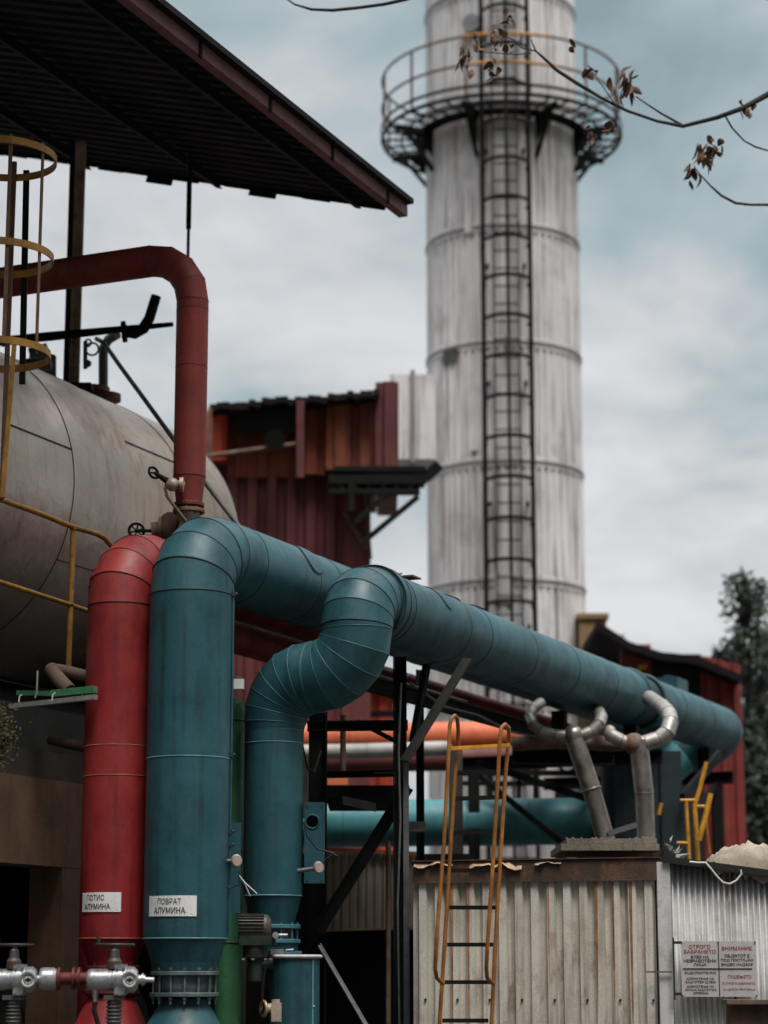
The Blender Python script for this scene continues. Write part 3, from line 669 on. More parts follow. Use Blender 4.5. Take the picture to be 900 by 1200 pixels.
def sensor(name, label, px, py, Y, dirx):
    p = at(px, py, Y); t = thing(name, label, 'sensor', p)
    part('head', ['brass2'], t, lambda b: (b.sphere(p, .045, sc=(.9, .8, 1.1)), b.cyl(p-YY*.02, p-YY*.05+XX*.01, .036, n=14)) and None)
    part('probe', ['steel'], t, lambda b: b.cyl(p, p-XX*dirx*.13-UP*.02*abs(dirx)*(1 if dirx > 1 else 0), .014, .02, n=10))
    return t, p
M['brass2'] = mat('sun_bleached_brass', (.42, .34, .27), .5, .2, .3, (.12, .08, .05), .4, 12)
jb, m = junction_box('teal_junction_box', 'flat teal box with a round hole beside the S-bend riser', 357, 380, 940, 1035, 16.95, (366, 963, .052))
part('cover_screws', ['steel'], jb, lambda b: [b.cyl(at(x, y, 16.95), at(x, y, 16.94), .006, n=8) for x in (360, 377) for y in (944, 1031)] and None)
junction_box('teal_side_plate', 'narrow teal plate in front of the green post beside the large teal riser', 264, 281, 964, 1070, 16.25, None, .05)
s1, sp = sensor('temperature_sensor', 'brass sensor head with loose white wires between the two teal risers', 277, 1009, 15.95, 1)
part('loose_wires', ['wire'], s1, lambda b: [b.tube([sp-UP*.04, sp+V((.02, 0, -.10)), sp+V((.06, -.02, -.15)), sp+V(e)], .005, 6) for e in ((.15, -.02, -.23), (.10, .0, -.245))] and None)
part('cable', ['rubber'], s1, lambda b: b.tube([sp+V((-.10, .02, -.03)), sp+V((-.1, 0, -.13)), sp+V((-.05, 0, -.19)), sp+V((.02, 0, -.17)), sp+V((.02, 0, -.07))], .006, 6))
s2, sp = sensor('temperature_sensor', 'grey sensor head on the right of the teal box by the S-bend riser', 373, 1017, 16.8, 1.2)
part('cable', ['rubber'], s2, lambda b: b.tube([at(356, 963, 16.8), at(360, 980, 16.8), at(372, 995, 16.8), at(388, 999, 16.8), at(395, 1003, 16.8)], .007, 6))
part('cable', ['rubber'], s2, lambda b: b.tube([sp, at(385, 1004, 16.8), at(396, 998, 16.8)], .006, 6))

# teal drum under the swan neck
def drum():
    Y = 16.7; c = at(345, 1160, Y); c = V((c.x, Y, 0)); r = .185; zt = at(345, 1121, Y).z
    t = thing('teal_drum', 'teal upright drum with a pale rim below the S-bend riser', 'drum', c)
    part('body', ['teal'], t, lambda b: b.cyl(c, V((c.x, Y, zt)), r, n=44))
    part('rim', ['white_dirty'], t, lambda b: b.torus(V((c.x, Y, zt)), UP, r+.006, .016, 44, 8, 0, .014))
    part('seam', ['teal_edge'], t, lambda b: b.beam(c+V((.14, -.126, .02)), c+V((.14, -.126, zt-.02)), .012, .012))
    for z in (.75, 1.35):
        part('rivet', ['galv'], t, lambda b: b.sphere(c+V((.147, -.132, z)), .008))
    part('lid_fitting', ['teal_edge2'], t, lambda b: b.box(V((c.x-.1, Y, zt+.03)), .3, .2, .02))
drum()
def pump_motor():
    Y = 16.5; m = thing('pump_motor', 'grey finned motor standing between the teal risers near the bottom', 'motor', at(297, 1100, Y))
    a, c = at(280, 1087, Y), at(313, 1087, Y)
    def body(b):
        b.cyl(a, c, .085, n=28)
        for i in range(24):
            th = 2*math.pi*i/24; o = V((0, math.cos(th), math.sin(th)))*.09; b.beam(a+o, c+o-XX*.02, .004, .02, up=o)
    part('body', ['steel'], m, body)
    part('end_cap', ['steel'], m, lambda b: b.lathe([(.001, .03), (.06, .028), (.095, 0), (.095, -.02), (.001, -.02)], c, XX, 28))
    part('gearbox', ['green2'], m, lambda b: (b.box(at(302, 1102, Y), .26, .2, .07), b.cyl(at(299, 1122, Y), at(299, 1104, Y), .09, n=20), b.cyl(at(299, 1150, Y), at(299, 1122, Y), .06, n=18), b.cyl(at(290, 1130, Y), at(320, 1130, Y), .04, n=12)) and None)
    part('lever', ['galv'], m, lambda b: (b.cyl(at(320, 1096, Y-.15), at(337, 1096, Y-.15), .013, n=10), b.cyl(at(323, 1096, Y-.2), at(323, 1096, Y-.1), .024, n=14)) and None)
    part('bracket', ['galv'], m, lambda b: (b.box(at(325, 1115, Y-.1), .09, .05, .035), b.cyl(at(335, 1114, Y-.1), at(344, 1113, Y-.1), .01, n=8)) and None)
    for x in (285, 296, 311, 317): part('bolt', ['galv'], m, lambda b: b.cyl(at(x, 1125, Y-.12), at(x, 1123, Y-.12), .014, n=6, smooth=False))
M['green2'] = mat('oily_dark_green', (.025, .035, .028), .5, .1, .4, (.02, .015, .01), .5, 8)
pump_motor()
def drain_valve():
    Y = 16.1; t = thing('brass_drain_valve', 'small brass and white drain valve on a thin pipe at the bottom near the drum', 'valve', at(315, 1185, Y))
    part('stem_pipe', ['black'], t, lambda b: b.tube([at(311, 1130, Y), at(308, 1150, Y), at(307, 1172, Y)], .012, 8))
    part('ring', ['brass'], t, lambda b: b.torus(at(309, 1182, Y), (XX+YY*.5), .05, .012, 24, 8))
    part('body', ['brass2'], t, lambda b: (b.cyl(at(313, 1182, Y), at(327, 1180, Y), .035, n=14), b.box(at(324, 1186, Y), .07, .07, .13), b.cyl(at(323, 1176, Y), at(323, 1171, Y), .03, n=10)) and None)
    part('handle', ['black'], t, lambda b: b.beam(at(305, 1186, Y), at(318, 1188, Y), .03, .03))
drain_valve()

# green standpipe
def green_post():
    Y = 17.3; c = at(269, 1000, Y); c = V((c.x, Y, 0)); zt = at(272, 815, Y).z
    t = thing('green_standpipe', 'round-topped green standpipe half hidden behind the large teal riser', 'pipe', c)
    r = .105
    part('body', ['green'], t, lambda b: b.lathe([(r, 0), (r, zt-.13), (r*.92, zt-.07), (r*.7, zt-.025), (.001, zt)], c, UP, 30))
    part('band', ['rustgrey'], t, lambda b: [b.torus(V((c.x, Y, z)), UP, r, .008, 30, 6) for z in (zt-.2, zt-1.2, zt-1.9)] and None)
    w = thing('small_white_lamp', 'small white box lamp on a rusty bracket between the teal pipes', 'lamp', at(281, 803, 16.6))
    part('housing', ['white'], w, lambda b: b.box(at(280, 802, 16.6), .075, .08, .075))
    part('bracket', ['rustgrey'], w, lambda b: b.box(at(277, 794, 16.65), .08, .05, .015))
green_post()
def green_bottle():
    pass

# ================================================================ RED FLOW PIPE
RR = .242; R0 = at(132, 1100, 16.2); RX = V((R0.x, 16.2, 0)); SR = RX.dot(D1); QR = RX.dot(N1); ZR = 4.60
def red_flow():
    t = thing('red_flow_pipe', 'thick crimson lagged pipe standing left of the teal riser and bending back at the top', 'pipe', RX)
    P = lambda z: V((RX.x, RX.y, z)); zz = lambda py: at(140, py, 16.2).z; zb = ZR-.36
    part('riser', ['red', 'red_edge'], t, lambda b: gored(b, [P(R0.z), P(zz(911)), P(zz(876)), P(zb)], RR, bead=.0045, twist=.004))
    el = arc(P(ZR), UP, D1, .36, 4)
    part('elbow', ['red', 'red_seam'], t, lambda b: gored(b, el, RR, bead=.006, t0=UP, t1=D1))
    part('horizontal_run', ['red', 'red_seam'], t, lambda b: (gored(b, [W(s, QR, ZR) for s in (SR+.36, SR+1.4, SR+2.6, SR+4)], RR, bead=.005), b.cyl(W(SR+4, QR, ZR), W(SR+4.03, QR, ZR), RR)) and None)
    part('reducer', ['red'], t, lambda b: b.lathe([(RR*.98, 0), (RR*.74, zz(1126)-R0.z), (RR*.7, zz(1132)-R0.z)], P(R0.z), UP, 44))
    for py in (1134, 1162):
        fl = part('flange', ['red_dark'], t, lambda b: flange(b, P(zz(py)), UP, .20, .03))
        if py == 1162: bolts(fl, ['red_dark'], P(zz(1148)), UP, .18, 12, .014, .24)
    part('valve_body', ['red_dark'], t, lambda b: b.cyl(P(zz(1160)), P(zz(1136)), .15, n=30))
    part('lower_cone', ['red'], t, lambda b: b.lathe([(.15, 0), (.17, -.03), (.26, -.22), (.26, -1.3)], P(zz(1165)), UP, 40))
    camd = (-RX).normalized(); z1, z2 = zz(1047), zz(1069.5)
    plate_on(t, P(0), camd, RR, (z1+z2)/2, .315, z1-z2, (('ПОТИС', .14, .040, .032, 0, -.03), ('АЛУМИНА', .205, .040, -.030, .0012, -.02)), R(-25))
    # second, slimmer bend tucked behind on the left
    q = at(118, 700, 16.9); q = V((q.x, 16.9, 0)); 
    s = thing('rear_red_bend', 'small red pipe bend peeping out behind the left shoulder of the crimson riser', 'pipe', q)
    e = arc(V((q.x, q.y, at(118, 668, 16.9).z-.02)), UP, D1, .12, 4)
    part('bend', ['red', 'red_seam'], s, lambda b: gored(b, [V((q.x, q.y, 0))]+e+[e[-1]+D1*.5], .095, bead=.004))
    # slim red line running under the teal pipes
    l = thing('slim_red_pipe', 'slim red pipe running back along the underside of the teal pipes', 'pipe', W(20, -8.1, 4.1))
    part('run', ['red', 'red_seam'], l, lambda b: gored(b, [W(s, -8.1, 4.2) for s in (15.0, 17, 19, 21, 23.4)], .13, bead=.004))
M['red_dark'] = mat('dirty_red_flange', (.12, .015, .015), .6, 0, .3, (.03, .015, .012), .5, 10, 0, .1)
red_flow()

# ================================================================ UPPER RED PIPE (top left)
def upper_red():
    Y = 17.6; r = .132; c = at(222, 560, Y); P = lambda z: V((c.x, Y, z)); zz = lambda py: at(222, py, Y).z
    t = thing('upper_red_pipe', 'brick-red pipe crossing under the dark roof and dropping to a flange by the tank', 'pipe', P(zz(600)))
    dl = (-N1*.98+V((0, .0, 0))).normalized(); zc = zz(303); cor = P(zc+.03)
    el = arc(cor, dl*-1, -UP, .40, 4)
    left = el[0]+dl*3.4
    part('horizontal_run', ['brick', 'red_seam'], t, lambda b: gored(b, [left, el[0]+dl*1.7, el[0]], r, bead=.002))
    part('elbow', ['brick', 'red_seam'], t, lambda b: gored(b, el, r, bead=.0022, t0=-dl, t1=-UP))
    part('drop', ['brick', 'red_seam'], t, lambda b: gored(b, [el[-1], P(zz(364)), P(zz(431)), P(zz(559))], r, bead=.003, twist=.003))
    part('reducer', ['brick'], t, lambda b: b.lathe([(r*.99, 0), (r*.8, zz(590)-zz(559))], P(zz(559)), UP, 36))
    for py, rr in ((592, .125), (599, .13)):
        fl = part('flange', ['rustgrey' if py == 599 else 'red_dark'], t, lambda b: flange(b, P(zz(py)), UP, rr, .03, 30))
    bolts(fl, ['rustgrey'], P(zz(596)), UP, .105, 8, .014, .11)
    part('valve_neck', ['lagging'], t, lambda b: b.lathe([(.10, 0), (.075, -.08), (.10, -.2), (.14, -.5)], P(zz(602)), UP, 26))
    v = thing('sampling_valve', 'small rusty valve with handwheel branching off the foot of the upper red pipe', 'valve', at(205, 570, Y-.15))
    A = lambda x, y, dy=0: at(x, y, Y-.2+dy)
    part('body', ['brass2'], v, lambda b: (b.cyl(A(214, 568, .1), A(196, 568), .035, n=14), b.sphere(A(202, 568), .055), b.cyl(A(211, 568), A(215, 568), .06, n=16)) and None)
    part('bonnet', ['black'], v, lambda b: b.tube([A(200, 566), A(190, 560), A(181, 554)], .02, 10, radii=[.03, .022, .014]))
    part('handwheel', ['black'], v, lambda b: (b.torus(A(180, 554), XX*.7-YY*.7+UP*.3, .048, .011, 20, 6), b.beam(A(176, 554), A(184, 554), .012, .012)) and None)
    part('drain_tube', ['rustgrey'], v, lambda b: b.tube([A(198, 568), A(193, 572), A(196, 582), A(208, 598), A(222, 616)], .013, 8))
    # valve with handwheel behind the crimson elbow
    g = thing('tank_outlet_valve', 'rusty cast valve body with an upright handwheel behind the red and teal elbows', 'valve', at(190, 615, 17.9))
    B = lambda x, y, dy=0: at(x, y, 17.9+dy)
    part('body', ['rustgrey'], g, lambda b: (b.cyl(B(178, 622), B(212, 618), .07, n=18), b.sphere(B(200, 618), .12, sc=(.9, .9, 1.1)), b.cyl(B(186, 620), B(190, 620), .1, n=20), b.cyl(B(212, 618), B(216, 618), .12, n=20)) and None)
    part('handwheel', ['black'], g, lambda b: (b.torus(B(160, 622), V((.25, -1, .1)), .062, .012, 24, 6), [b.beam(B(160, 622)+V((math.cos(a)*.06, 0, math.sin(a)*.06)), B(160, 622)-V((math.cos(a)*.06, 0, math.sin(a)*.06)), .012, .012) for a in (.3, 1.35, 2.4)]) and None)
    part('stem', ['black'], g, lambda b: b.cyl(B(160, 622), B(180, 622), .014, n=8))
upper_red()

# ================================================================ TANK
TQ, TZ, TR = -9.63-1.33, 5.56, 1.36
def tank():
    s_r2 = atq(157, 607, -9.63).dot(D1); s_r1 = atq(82, 610, -9.63).dot(D1); ds = s_r2-s_r1
    t = thing('storage_tank', 'huge horizontal storage tank clad in dull beige metal sheets at the left edge', 'tank', W(s_r2, TQ, TZ-TR))
    ss = [s_r1-3*ds, s_r1-2*ds, s_r1-ds, s_r1, s_r2, s_r2+ds*.95, s_r2+ds*1.8]
    part('shell', ['tank', 'tank_seam'], t, lambda b: gored(b, [W(s, TQ, TZ) for s in ss], TR, n=128, bead=.007, twist=.004))
    e = ss[-1]
    part('domed_end', ['tank', 'tank_seam'], t, lambda b: (b.lathe([(TR, 0), (TR*.985, .12), (TR*.93, .26), (TR*.80, .40), (TR*.6, .50), (TR*.35, .56), (.001, .58)], W(e, TQ, TZ), D1, 96), b.torus(W(e+.12, TQ, TZ), D1, TR*.985, .008, 96, 6, 1)) and None)
    part('near_end', ['tank'], t, lambda b: b.lathe([(TR, 0), (TR*.8, -.4), (.001, -.58)], W(ss[0], TQ, TZ), D1, 64))
    if 1:   # lap joints along the shell
        for s0, s1, a in ((ss[2], ss[3], R(13)), (ss[4], ss[5], R(27)), (ss[3], ss[4], R(-27)), (ss[3], ss[4], R(62)), (ss[5], ss[6], R(5))):
            o = N1*math.cos(a+R(90))+UP*math.sin(a+R(90))
            o = N1*math.cos(a)+UP*math.sin(a)
            part('lap_joint', ['tank_seam'], t, lambda b: b.beam(W(s0, TQ, TZ)+o*(TR+.004), W(s1, TQ, TZ)+o*(TR+.004), .010, .009, 0, o))
    def saddle(b):
        for s in (ss[2]+.3, ss[5]):
            b.box(W(s, TQ, TZ-TR-.02), .25, 1.9, .5, (D1, N1, UP))
    part('saddle', ['darkwall'], t, saddle)
    # nozzle on top of tank
    Yn = 19.8
    def noz(b):
        b.cyl(at(50, 445, Yn+.5), at(50, 418, Yn+.5), .13, n=22)
        b.cyl(at(36, 418, Yn+.3), at(57, 412, Yn+.3), .085, n=20); b.cyl(at(28, 428, Yn), at(60, 425, Yn), .06, n=14)
    part('manhole', ['steel'], t, lambda b: b.cyl(at(50, 445, Yn+.5), at(50, 418, Yn+.5), .13, n=22))
    part('vent_stub', ['steel'], t, lambda b: b.cyl(at(36, 418, Yn+.3), at(57, 412, Yn+.3), .085, n=20))
    part('vent_stub', ['steel'], t, lambda b: b.cyl(at(28, 428, Yn), at(60, 425, Yn), .06, n=14))
    part('nozzle_flange', ['maroon'], t, lambda b: (b.cyl(at(121, 463, 20.6), at(121, 470, 20.6), .17, n=28), b.cyl(at(108, 455, 20.6), at(108, 461, 20.6), .17, n=24)) and None)
    part('nozzle_pipe', ['steel'], t, lambda b: (b.tube([at(121, 470, 20.6), at(121, 425, 20.6), at(121, 408, 20.6), at(127, 398, 20.5), at(137, 392, 20.4)], .046, 14)) and None)
    # vent assembly over the tank
    v = thing('vent_valve_line', 'black pipe with a flanged valve and raised lever over the tank top', 'valve', at(147, 390, 20))
    A = lambda x, y, dy=0: at(x, y, 20+dy)
    part('line', ['black'], v, lambda b: b.tube([A(-20, 402), A(60, 394), A(160, 384), A(203, 380)], .04, 12, radii=[.045, .045, .03, .022]))
    part('flange', ['black'], v, lambda b: (b.cyl(A(143, 389), A(148, 388.5), .10, n=20), [b.sphere(A(145.5, 388.7)+V((0, math.cos(a)*.085, math.sin(a)*.085)), .018) for a in range(6)]) and None)
    part('outlet_bend', ['black'], v, lambda b: b.tube([A(146, 389), A(158, 391), A(168, 385), A(175, 373), A(183, 347)], .05, 14, radii=[.05, .052, .055, .05, .048]))
    part('small_wheel', ['steel'], v, lambda b: (b.torus(A(108, 409), YY, .06, .010, 20, 6), b.torus(A(103, 402), YY+XX*.4, .035, .009, 16, 6), b.cyl(A(100, 400), A(100, 432), .02, n=8), b.sphere(A(103, 426), .035)) and None)
    c = thing('grey_conduit', 'thin grey conduit sloping from the tank vent down behind the upper red pipe', 'conduit', at(200, 510, 18.4))
    part('run', ['steel'], c, lambda b: b.tube([at(113, 397, 20.1), at(122, 402, 19.9), at(140, 428, 19.5), at(165, 462, 19), at(200, 510, 18.5), at(240, 565, 18), at(290, 630, 17.6)], .021, 10))
tank()
# ================================================================ HANDRAIL
def handrail():
    q = -9.15; A = lambda x, y: atq(x, y, q)
    t = thing('tank_handrail', 'ochre tubular handrail in front of the beige tank', 'railing', A(80, 780))
    part('top_rail', ['yellow'], t, lambda b: b.tube([A(-60, 559), A(0, 585), A(45, 601), A(84, 617), A(112, 625), A(122, 630), A(132, 642), A(134, 655)], .022, 12))
    part('mid_rail', ['yellow'], t, lambda b: b.tube([A(-60, 662), A(0, 682), A(80, 708), A(135, 727)], .019, 12))
    part('post', ['yellow'], t, lambda b: b.cyl(A(80, 783), A(86, 617), .022, n=12))
    part('weld_collar', ['yellow'], t, lambda b: (b.torus(A(82, 708), UP, .024, .008, 16, 6), b.torus(A(86, 620), UP, .024, .007, 16, 6)) and None)
handrail()
# ================================================================ CAGED LADDER, LEFT
def left_cage():
    Y = 15.6; c = at(-3, 300, Y); c = V((c.x, Y, 0)); r = .40; zz = lambda py: at(-3, py, Y).z
    t = thing('caged_tank_ladder', 'ochre caged ladder with thick hoops at the upper left edge under the roof', 'ladder', V((c.x, Y, zz(560))))
    hoops = [zz(186), zz(302), zz(415)]
    for i, z in enumerate(hoops):
        part('hoop', ['yellow'], t, lambda b: b.lathe([(r, -.027), (r+.012, -.027), (r+.012, .027), (r, .027), (r, -.027)], V((c.x, Y, z)), UP, 56))
    for a in (-30, -70, 160, 215):
        d = V((math.cos(R(a)), math.sin(R(a)), 0))
        part('cage_strip', ['yellow' if a in (-28,) else 'rust_strip'], t, lambda b: b.beam(V((c.x, Y, hoops[-1]-.05))+d*(r-.006), V((c.x, Y, hoops[0]+.05))+d*(r-.006), .028, .008, up=d))
    part('stile', ['rust_strip'], t, lambda b: (b.beam(at(17, 190, 16.0), at(2, 585, 15.8), .035, .03)) and None)
    part('stile', ['black'], t, lambda b: (b.beam(at(31, 200, 16.2), at(26, 450, 16.2), .045, .03)) and None)
    part('stay', ['yellow'], t, lambda b: b.beam(at(17, 400, 15.5), at(3, 583, 15.5), .03, .03))
M['rust_strip'] = mat('rusty_brown_strip', (.12, .06, .03), .7, 0, .3, (.03, .02, .015), .5, 6, .2, .3)
left_cage()
# ================================================================ ROOF
def roof():
    C = at(468, 238, 20.0); rise = .28; L = (-N1+UP*rise).normalized(); Nn = L.cross(-D1).normalized(); Nn = Nn if Nn.z > 0 else -Nn
    t = thing('canopy_roof', 'dark corrugated canopy roof with a maroon edge board filling the upper left corner', 'roof', C)
    near = 11.0
    # sheet: ribs run up the slope (L), repeat along D1
    def sheet(b):
        b.corr(C-D1*near, D1, L, -Nn, near+.05, 11.0, .19, .028, .006, 0, True, jag=0)
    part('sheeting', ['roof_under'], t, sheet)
    for k, off in enumerate((.35, 1.9, 3.45, 5.0, 6.5, 8.0)):
        part('purlin', ['roof_under'], t, lambda b: b.ibeam(C-D1*near+L*off-Nn*.10, C-D1*.12+L*off-Nn*.10, .06, .08, .01, 0, Nn))
    def fas(b):
        b.beam(C-D1*near-UP*.05-L*.05, C-UP*.05-L*.05+D1*.05, .03, .125, 0, UP); b.beam(C-D1*near-UP*.115-L*.02, C-UP*.115-L*.02+D1*.05, .09, .012, 0, UP)
    part('edge_board', ['maroon_edge'], t, fas)
    part('gutter', ['roof_under'], t, lambda b: b.beam(C-D1*near+UP*.035-L*.09, C+UP*.035-L*.09+D1*.04, .09, .05, 0, UP))
    for k in range(7):
        p = C-D1*(.42+1.22*k); part('joint_strip', ['roof_under'], t, lambda b: b.beam(p-L*.07-UP*.13, p-L*.07+UP*.03, .02, .035, 0, D1))
    # ragged far edge flashing
    def fl(b):
        for i in range(34):
            a = C+L*(.15+i*.3); dz = random.uniform(.01, .035)+(.06 if i in (4, 8) else 0); b.box(a+L*.15-Nn*dz*.5-Nn*.03+D1*.03, .301, .02, dz+.05, (L, D1, Nn))
    part('end_flashing', ['roof_under'], t, fl)
    # posts
    Yp = 20.3
    def zroof(p): return C.z + (p-C).dot(-N1)*rise
    c0 = at(84, 440, Yp); top = V((c0.x, Yp, 0)); top.z = zroof(top)-.12
    po = thing('roof_post', 'square brown steel post carrying the roof above the tank', 'post', V((c0.x, Yp, at(84, 470, Yp).z)))
    part('shaft', ['black', 'rustpost'], po, lambda b: (b.box(V((c0.x-.045, Yp, (at(84, 470, Yp).z+top.z)/2)), .05, .14, top.z-at(84, 470, Yp).z), b.box(V((c0.x+.028, Yp-.03, (at(84, 470, Yp).z+top.z)/2)), .093, .08, top.z-at(84, 470, Yp).z-.002, mi=1)) and None)
    part('pipe_clamp', ['black'], po, lambda b: b.box(at(80, 328, Yp-.1), .3, .2, .03))
    part('base_plate', ['black'], po, lambda b: b.box(at(90, 455, Yp), .3, .25, .05))
    Yh = 19.7; h0 = at(221, 210, Yh); h1 = at(221, 262, Yh); h2 = at(221, 330, Yh); zt = zroof(h0)-.1
    hg = thing('hanging_rod', 'dark thin rod hanging from the roof edge above the red pipe bend', 'rod', h2)
    part('sleeve', ['black'], hg, lambda b: b.cyl(V((h1.x, Yh, h1.z-.05)), V((h1.x, Yh, zt)), .024, n=12))
    part('rod', ['steel'], hg, lambda b: b.cyl(V((h1.x, Yh, h2.z)), V((h1.x, Yh, h1.z)), .015, n=10))
    # far columns that carry the roof outside the view
    for i, (sx, qx) in enumerate(((-1.5, -6.5), (-9.5, -6.5))):
        p = C+D1*sx+(-N1)*(-qx) ; g = V((p.x, p.y, 0)); zt2 = zroof(p)-.15
        pc = thing('roof_column', ('far' if i == 0 else 'near')+' dark steel column carrying the canopy roof beyond the left edge', 'column', g)
        part('shaft', ['black'], pc, lambda b: b.ibeam(g, V((g.x, g.y, zt2)), .2, .2, .014))
        part('base_plate', ['black'], pc, lambda b: b.box(g+UP*.012, .4, .4, .024))
M['maroon_edge'] = mat('maroon_edge_board', (.17, .06, .06), .6, 0, .2, (.05, .02, .02), .4, 3, .2, 0)
M['rustpost'] = mat('rust_brown_post', (.30, .20, .14), .8, 0, .35, (.06, .035, .02), .6, 5, .6, .2)
roof()

# ================================================================ HALL UNDER THE TANK
def hall():
    q = -9.3; zt = 3.1; A = lambda x, y: atq(x, y, q)
    sL, sR = 8.0, s_at(372, 900, q)
    t = thing('machine_hall', 'brown rendered open-fronted machine hall with a black interior under the tank', 'building', W((sL+sR)/2, q-2.5, 0))
    z0, z1 = A(20, 1012).z, A(20, 908).z
    bx = lambda b, s0, s1, q0, q1, a, c: b.box(W((s0+s1)/2, (q0+q1)/2, (a+c)/2), s1-s0, abs(q1-q0), c-a, (D1, N1, UP))
    part('lintel', ['brown'], t, lambda b: bx(b, sL, s_at(330, 950, q), q-.3, q, z0, z1))
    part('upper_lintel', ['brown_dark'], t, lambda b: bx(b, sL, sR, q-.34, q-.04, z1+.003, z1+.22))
    sc_ = s_at(84, 1100, q)
    part('pillar', ['brown'], t, lambda b: bx(b, sc_-.16, sc_+.16, q-.3, q-.002, 0, z0-.002))
    part('pillar', ['brown'], t, lambda b: bx(b, sc_-4.2, sc_-3.9, q-.3, q-.002, 0, z0-.002))
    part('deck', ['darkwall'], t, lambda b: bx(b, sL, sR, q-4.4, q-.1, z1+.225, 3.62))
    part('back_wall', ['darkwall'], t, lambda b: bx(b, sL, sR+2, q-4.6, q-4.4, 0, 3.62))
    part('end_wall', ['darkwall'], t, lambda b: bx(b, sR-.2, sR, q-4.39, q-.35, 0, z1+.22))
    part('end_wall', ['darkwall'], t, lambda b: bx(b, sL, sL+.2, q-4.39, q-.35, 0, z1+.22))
    part('wall_beam', ['black'], t, lambda b: b.ibeam(W(sL, q-.5, 3.75), W(sR, q-.5, 3.75), .12, .2))
    # equipment silhouettes in the dark
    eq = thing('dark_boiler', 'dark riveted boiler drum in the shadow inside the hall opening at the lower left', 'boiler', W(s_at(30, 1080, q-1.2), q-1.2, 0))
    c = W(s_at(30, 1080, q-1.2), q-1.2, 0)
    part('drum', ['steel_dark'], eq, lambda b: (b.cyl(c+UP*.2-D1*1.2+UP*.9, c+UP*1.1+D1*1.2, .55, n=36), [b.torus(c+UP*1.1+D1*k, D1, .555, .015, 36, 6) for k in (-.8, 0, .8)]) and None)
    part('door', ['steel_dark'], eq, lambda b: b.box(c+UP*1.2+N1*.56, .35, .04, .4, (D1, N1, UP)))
    # tray, green channel, brown pipe
    g = thing('cable_tray', 'perforated grey steel tray under a green channel below the tank', 'tray', at(60, 825, 16.2))
    a, c2 = at(12, 828, 16.3), at(112, 817, 15.9); d = (c2-a).normalized()
    part('perforated_strip', ['galv_dull'], g, lambda b: b.beam(a, c2, .05, .035))
    def holes(b):
        L = (c2-a).length; k = .1
        while k < L: b.box(a+d*k-d.cross(UP)*0+V((0, -.0265, 0)), .022, .004, .008, (d, YY, UP)); k += .105
    part('slots', ['rubber'], g, holes)
    part('green_channel', ['green'], g, lambda b: (b.beam(at(22, 812, 16.35), at(66, 813, 16.1), .05, .035), b.beam(at(62, 813, 16.1), at(112, 808, 15.9), .05, .05)) and None)
    for x, y in ((23, 821), (62, 819), (97, 816)):
        part('hook', ['wire'], g, lambda b: b.tube([at(x-1, y+2, 15.95), at(x, y-5, 15.95), at(x+3, y-7, 15.95)], .006, 6))
    part('rod', ['galv_dull'], g, lambda b: b.tube([at(41, 818, 16), at(43, 812, 16), at(44, 786, 16)], .008, 6))
    bp = thing('brown_drain_pipe', 'dusty brown elbowed drain pipe on the deck below the tank', 'pipe', at(80, 800, 16.8))
    part('bend', ['brown_pipe'], bp, lambda b: (b.tube([at(112, 795, 16.6), at(80, 787, 16.8), at(64, 784, 16.9)], .045, 14), b.tube([at(60, 785, 16.9), at(70, 797, 16.7), at(82, 810, 16.6)], .055, 14), b.sphere(at(61, 785, 16.9), .056)) and None)
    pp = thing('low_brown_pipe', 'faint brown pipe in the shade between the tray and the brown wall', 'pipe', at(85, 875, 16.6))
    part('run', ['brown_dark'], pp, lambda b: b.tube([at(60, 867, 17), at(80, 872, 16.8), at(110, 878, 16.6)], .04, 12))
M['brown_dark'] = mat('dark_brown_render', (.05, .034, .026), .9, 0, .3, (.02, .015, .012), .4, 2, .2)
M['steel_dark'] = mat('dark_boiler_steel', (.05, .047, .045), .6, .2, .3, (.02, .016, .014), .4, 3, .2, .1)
M['galv_dull'] = mat('dull_galvanised_strip', (.26, .26, .25), .6, .2, .3, (.08, .07, .06), .5, 8)
M['brown_pipe'] = mat('dusty_brown_pipe', (.15, .10, .075), .8, 0, .25, (.06, .04, .03), .5, 5)
hall()
def shrub():
    c = at(-4, 862, 15.4); t = thing('creeper', 'tuft of yellow-green creeper at the left edge below the tray', 'plant', c)
    def fo(b):
        for i in range(1500):
            p = c+V((random.gauss(0, .055), random.gauss(0, .06), random.gauss(0, .10))); a = V((random.gauss(0, 1), random.gauss(0, 1), random.gauss(0, 1))).normalized(); o = a.orthogonal().normalized()*.009; l = random.uniform(.012, .035)
            b.add([p, p+a*l*.5-o, p+a*l, p+a*l*.5+o], [(0, 1, 2, 3)])
    part('foliage', ['moss'], t, fo)
    part('stem', ['bark'], t, lambda b: b.tube([c+V((-.3, .3, -.4)), c+V((-.1, .1, -.1)), c, c+V((.0, 0, .2))], .008, 6))
shrub()

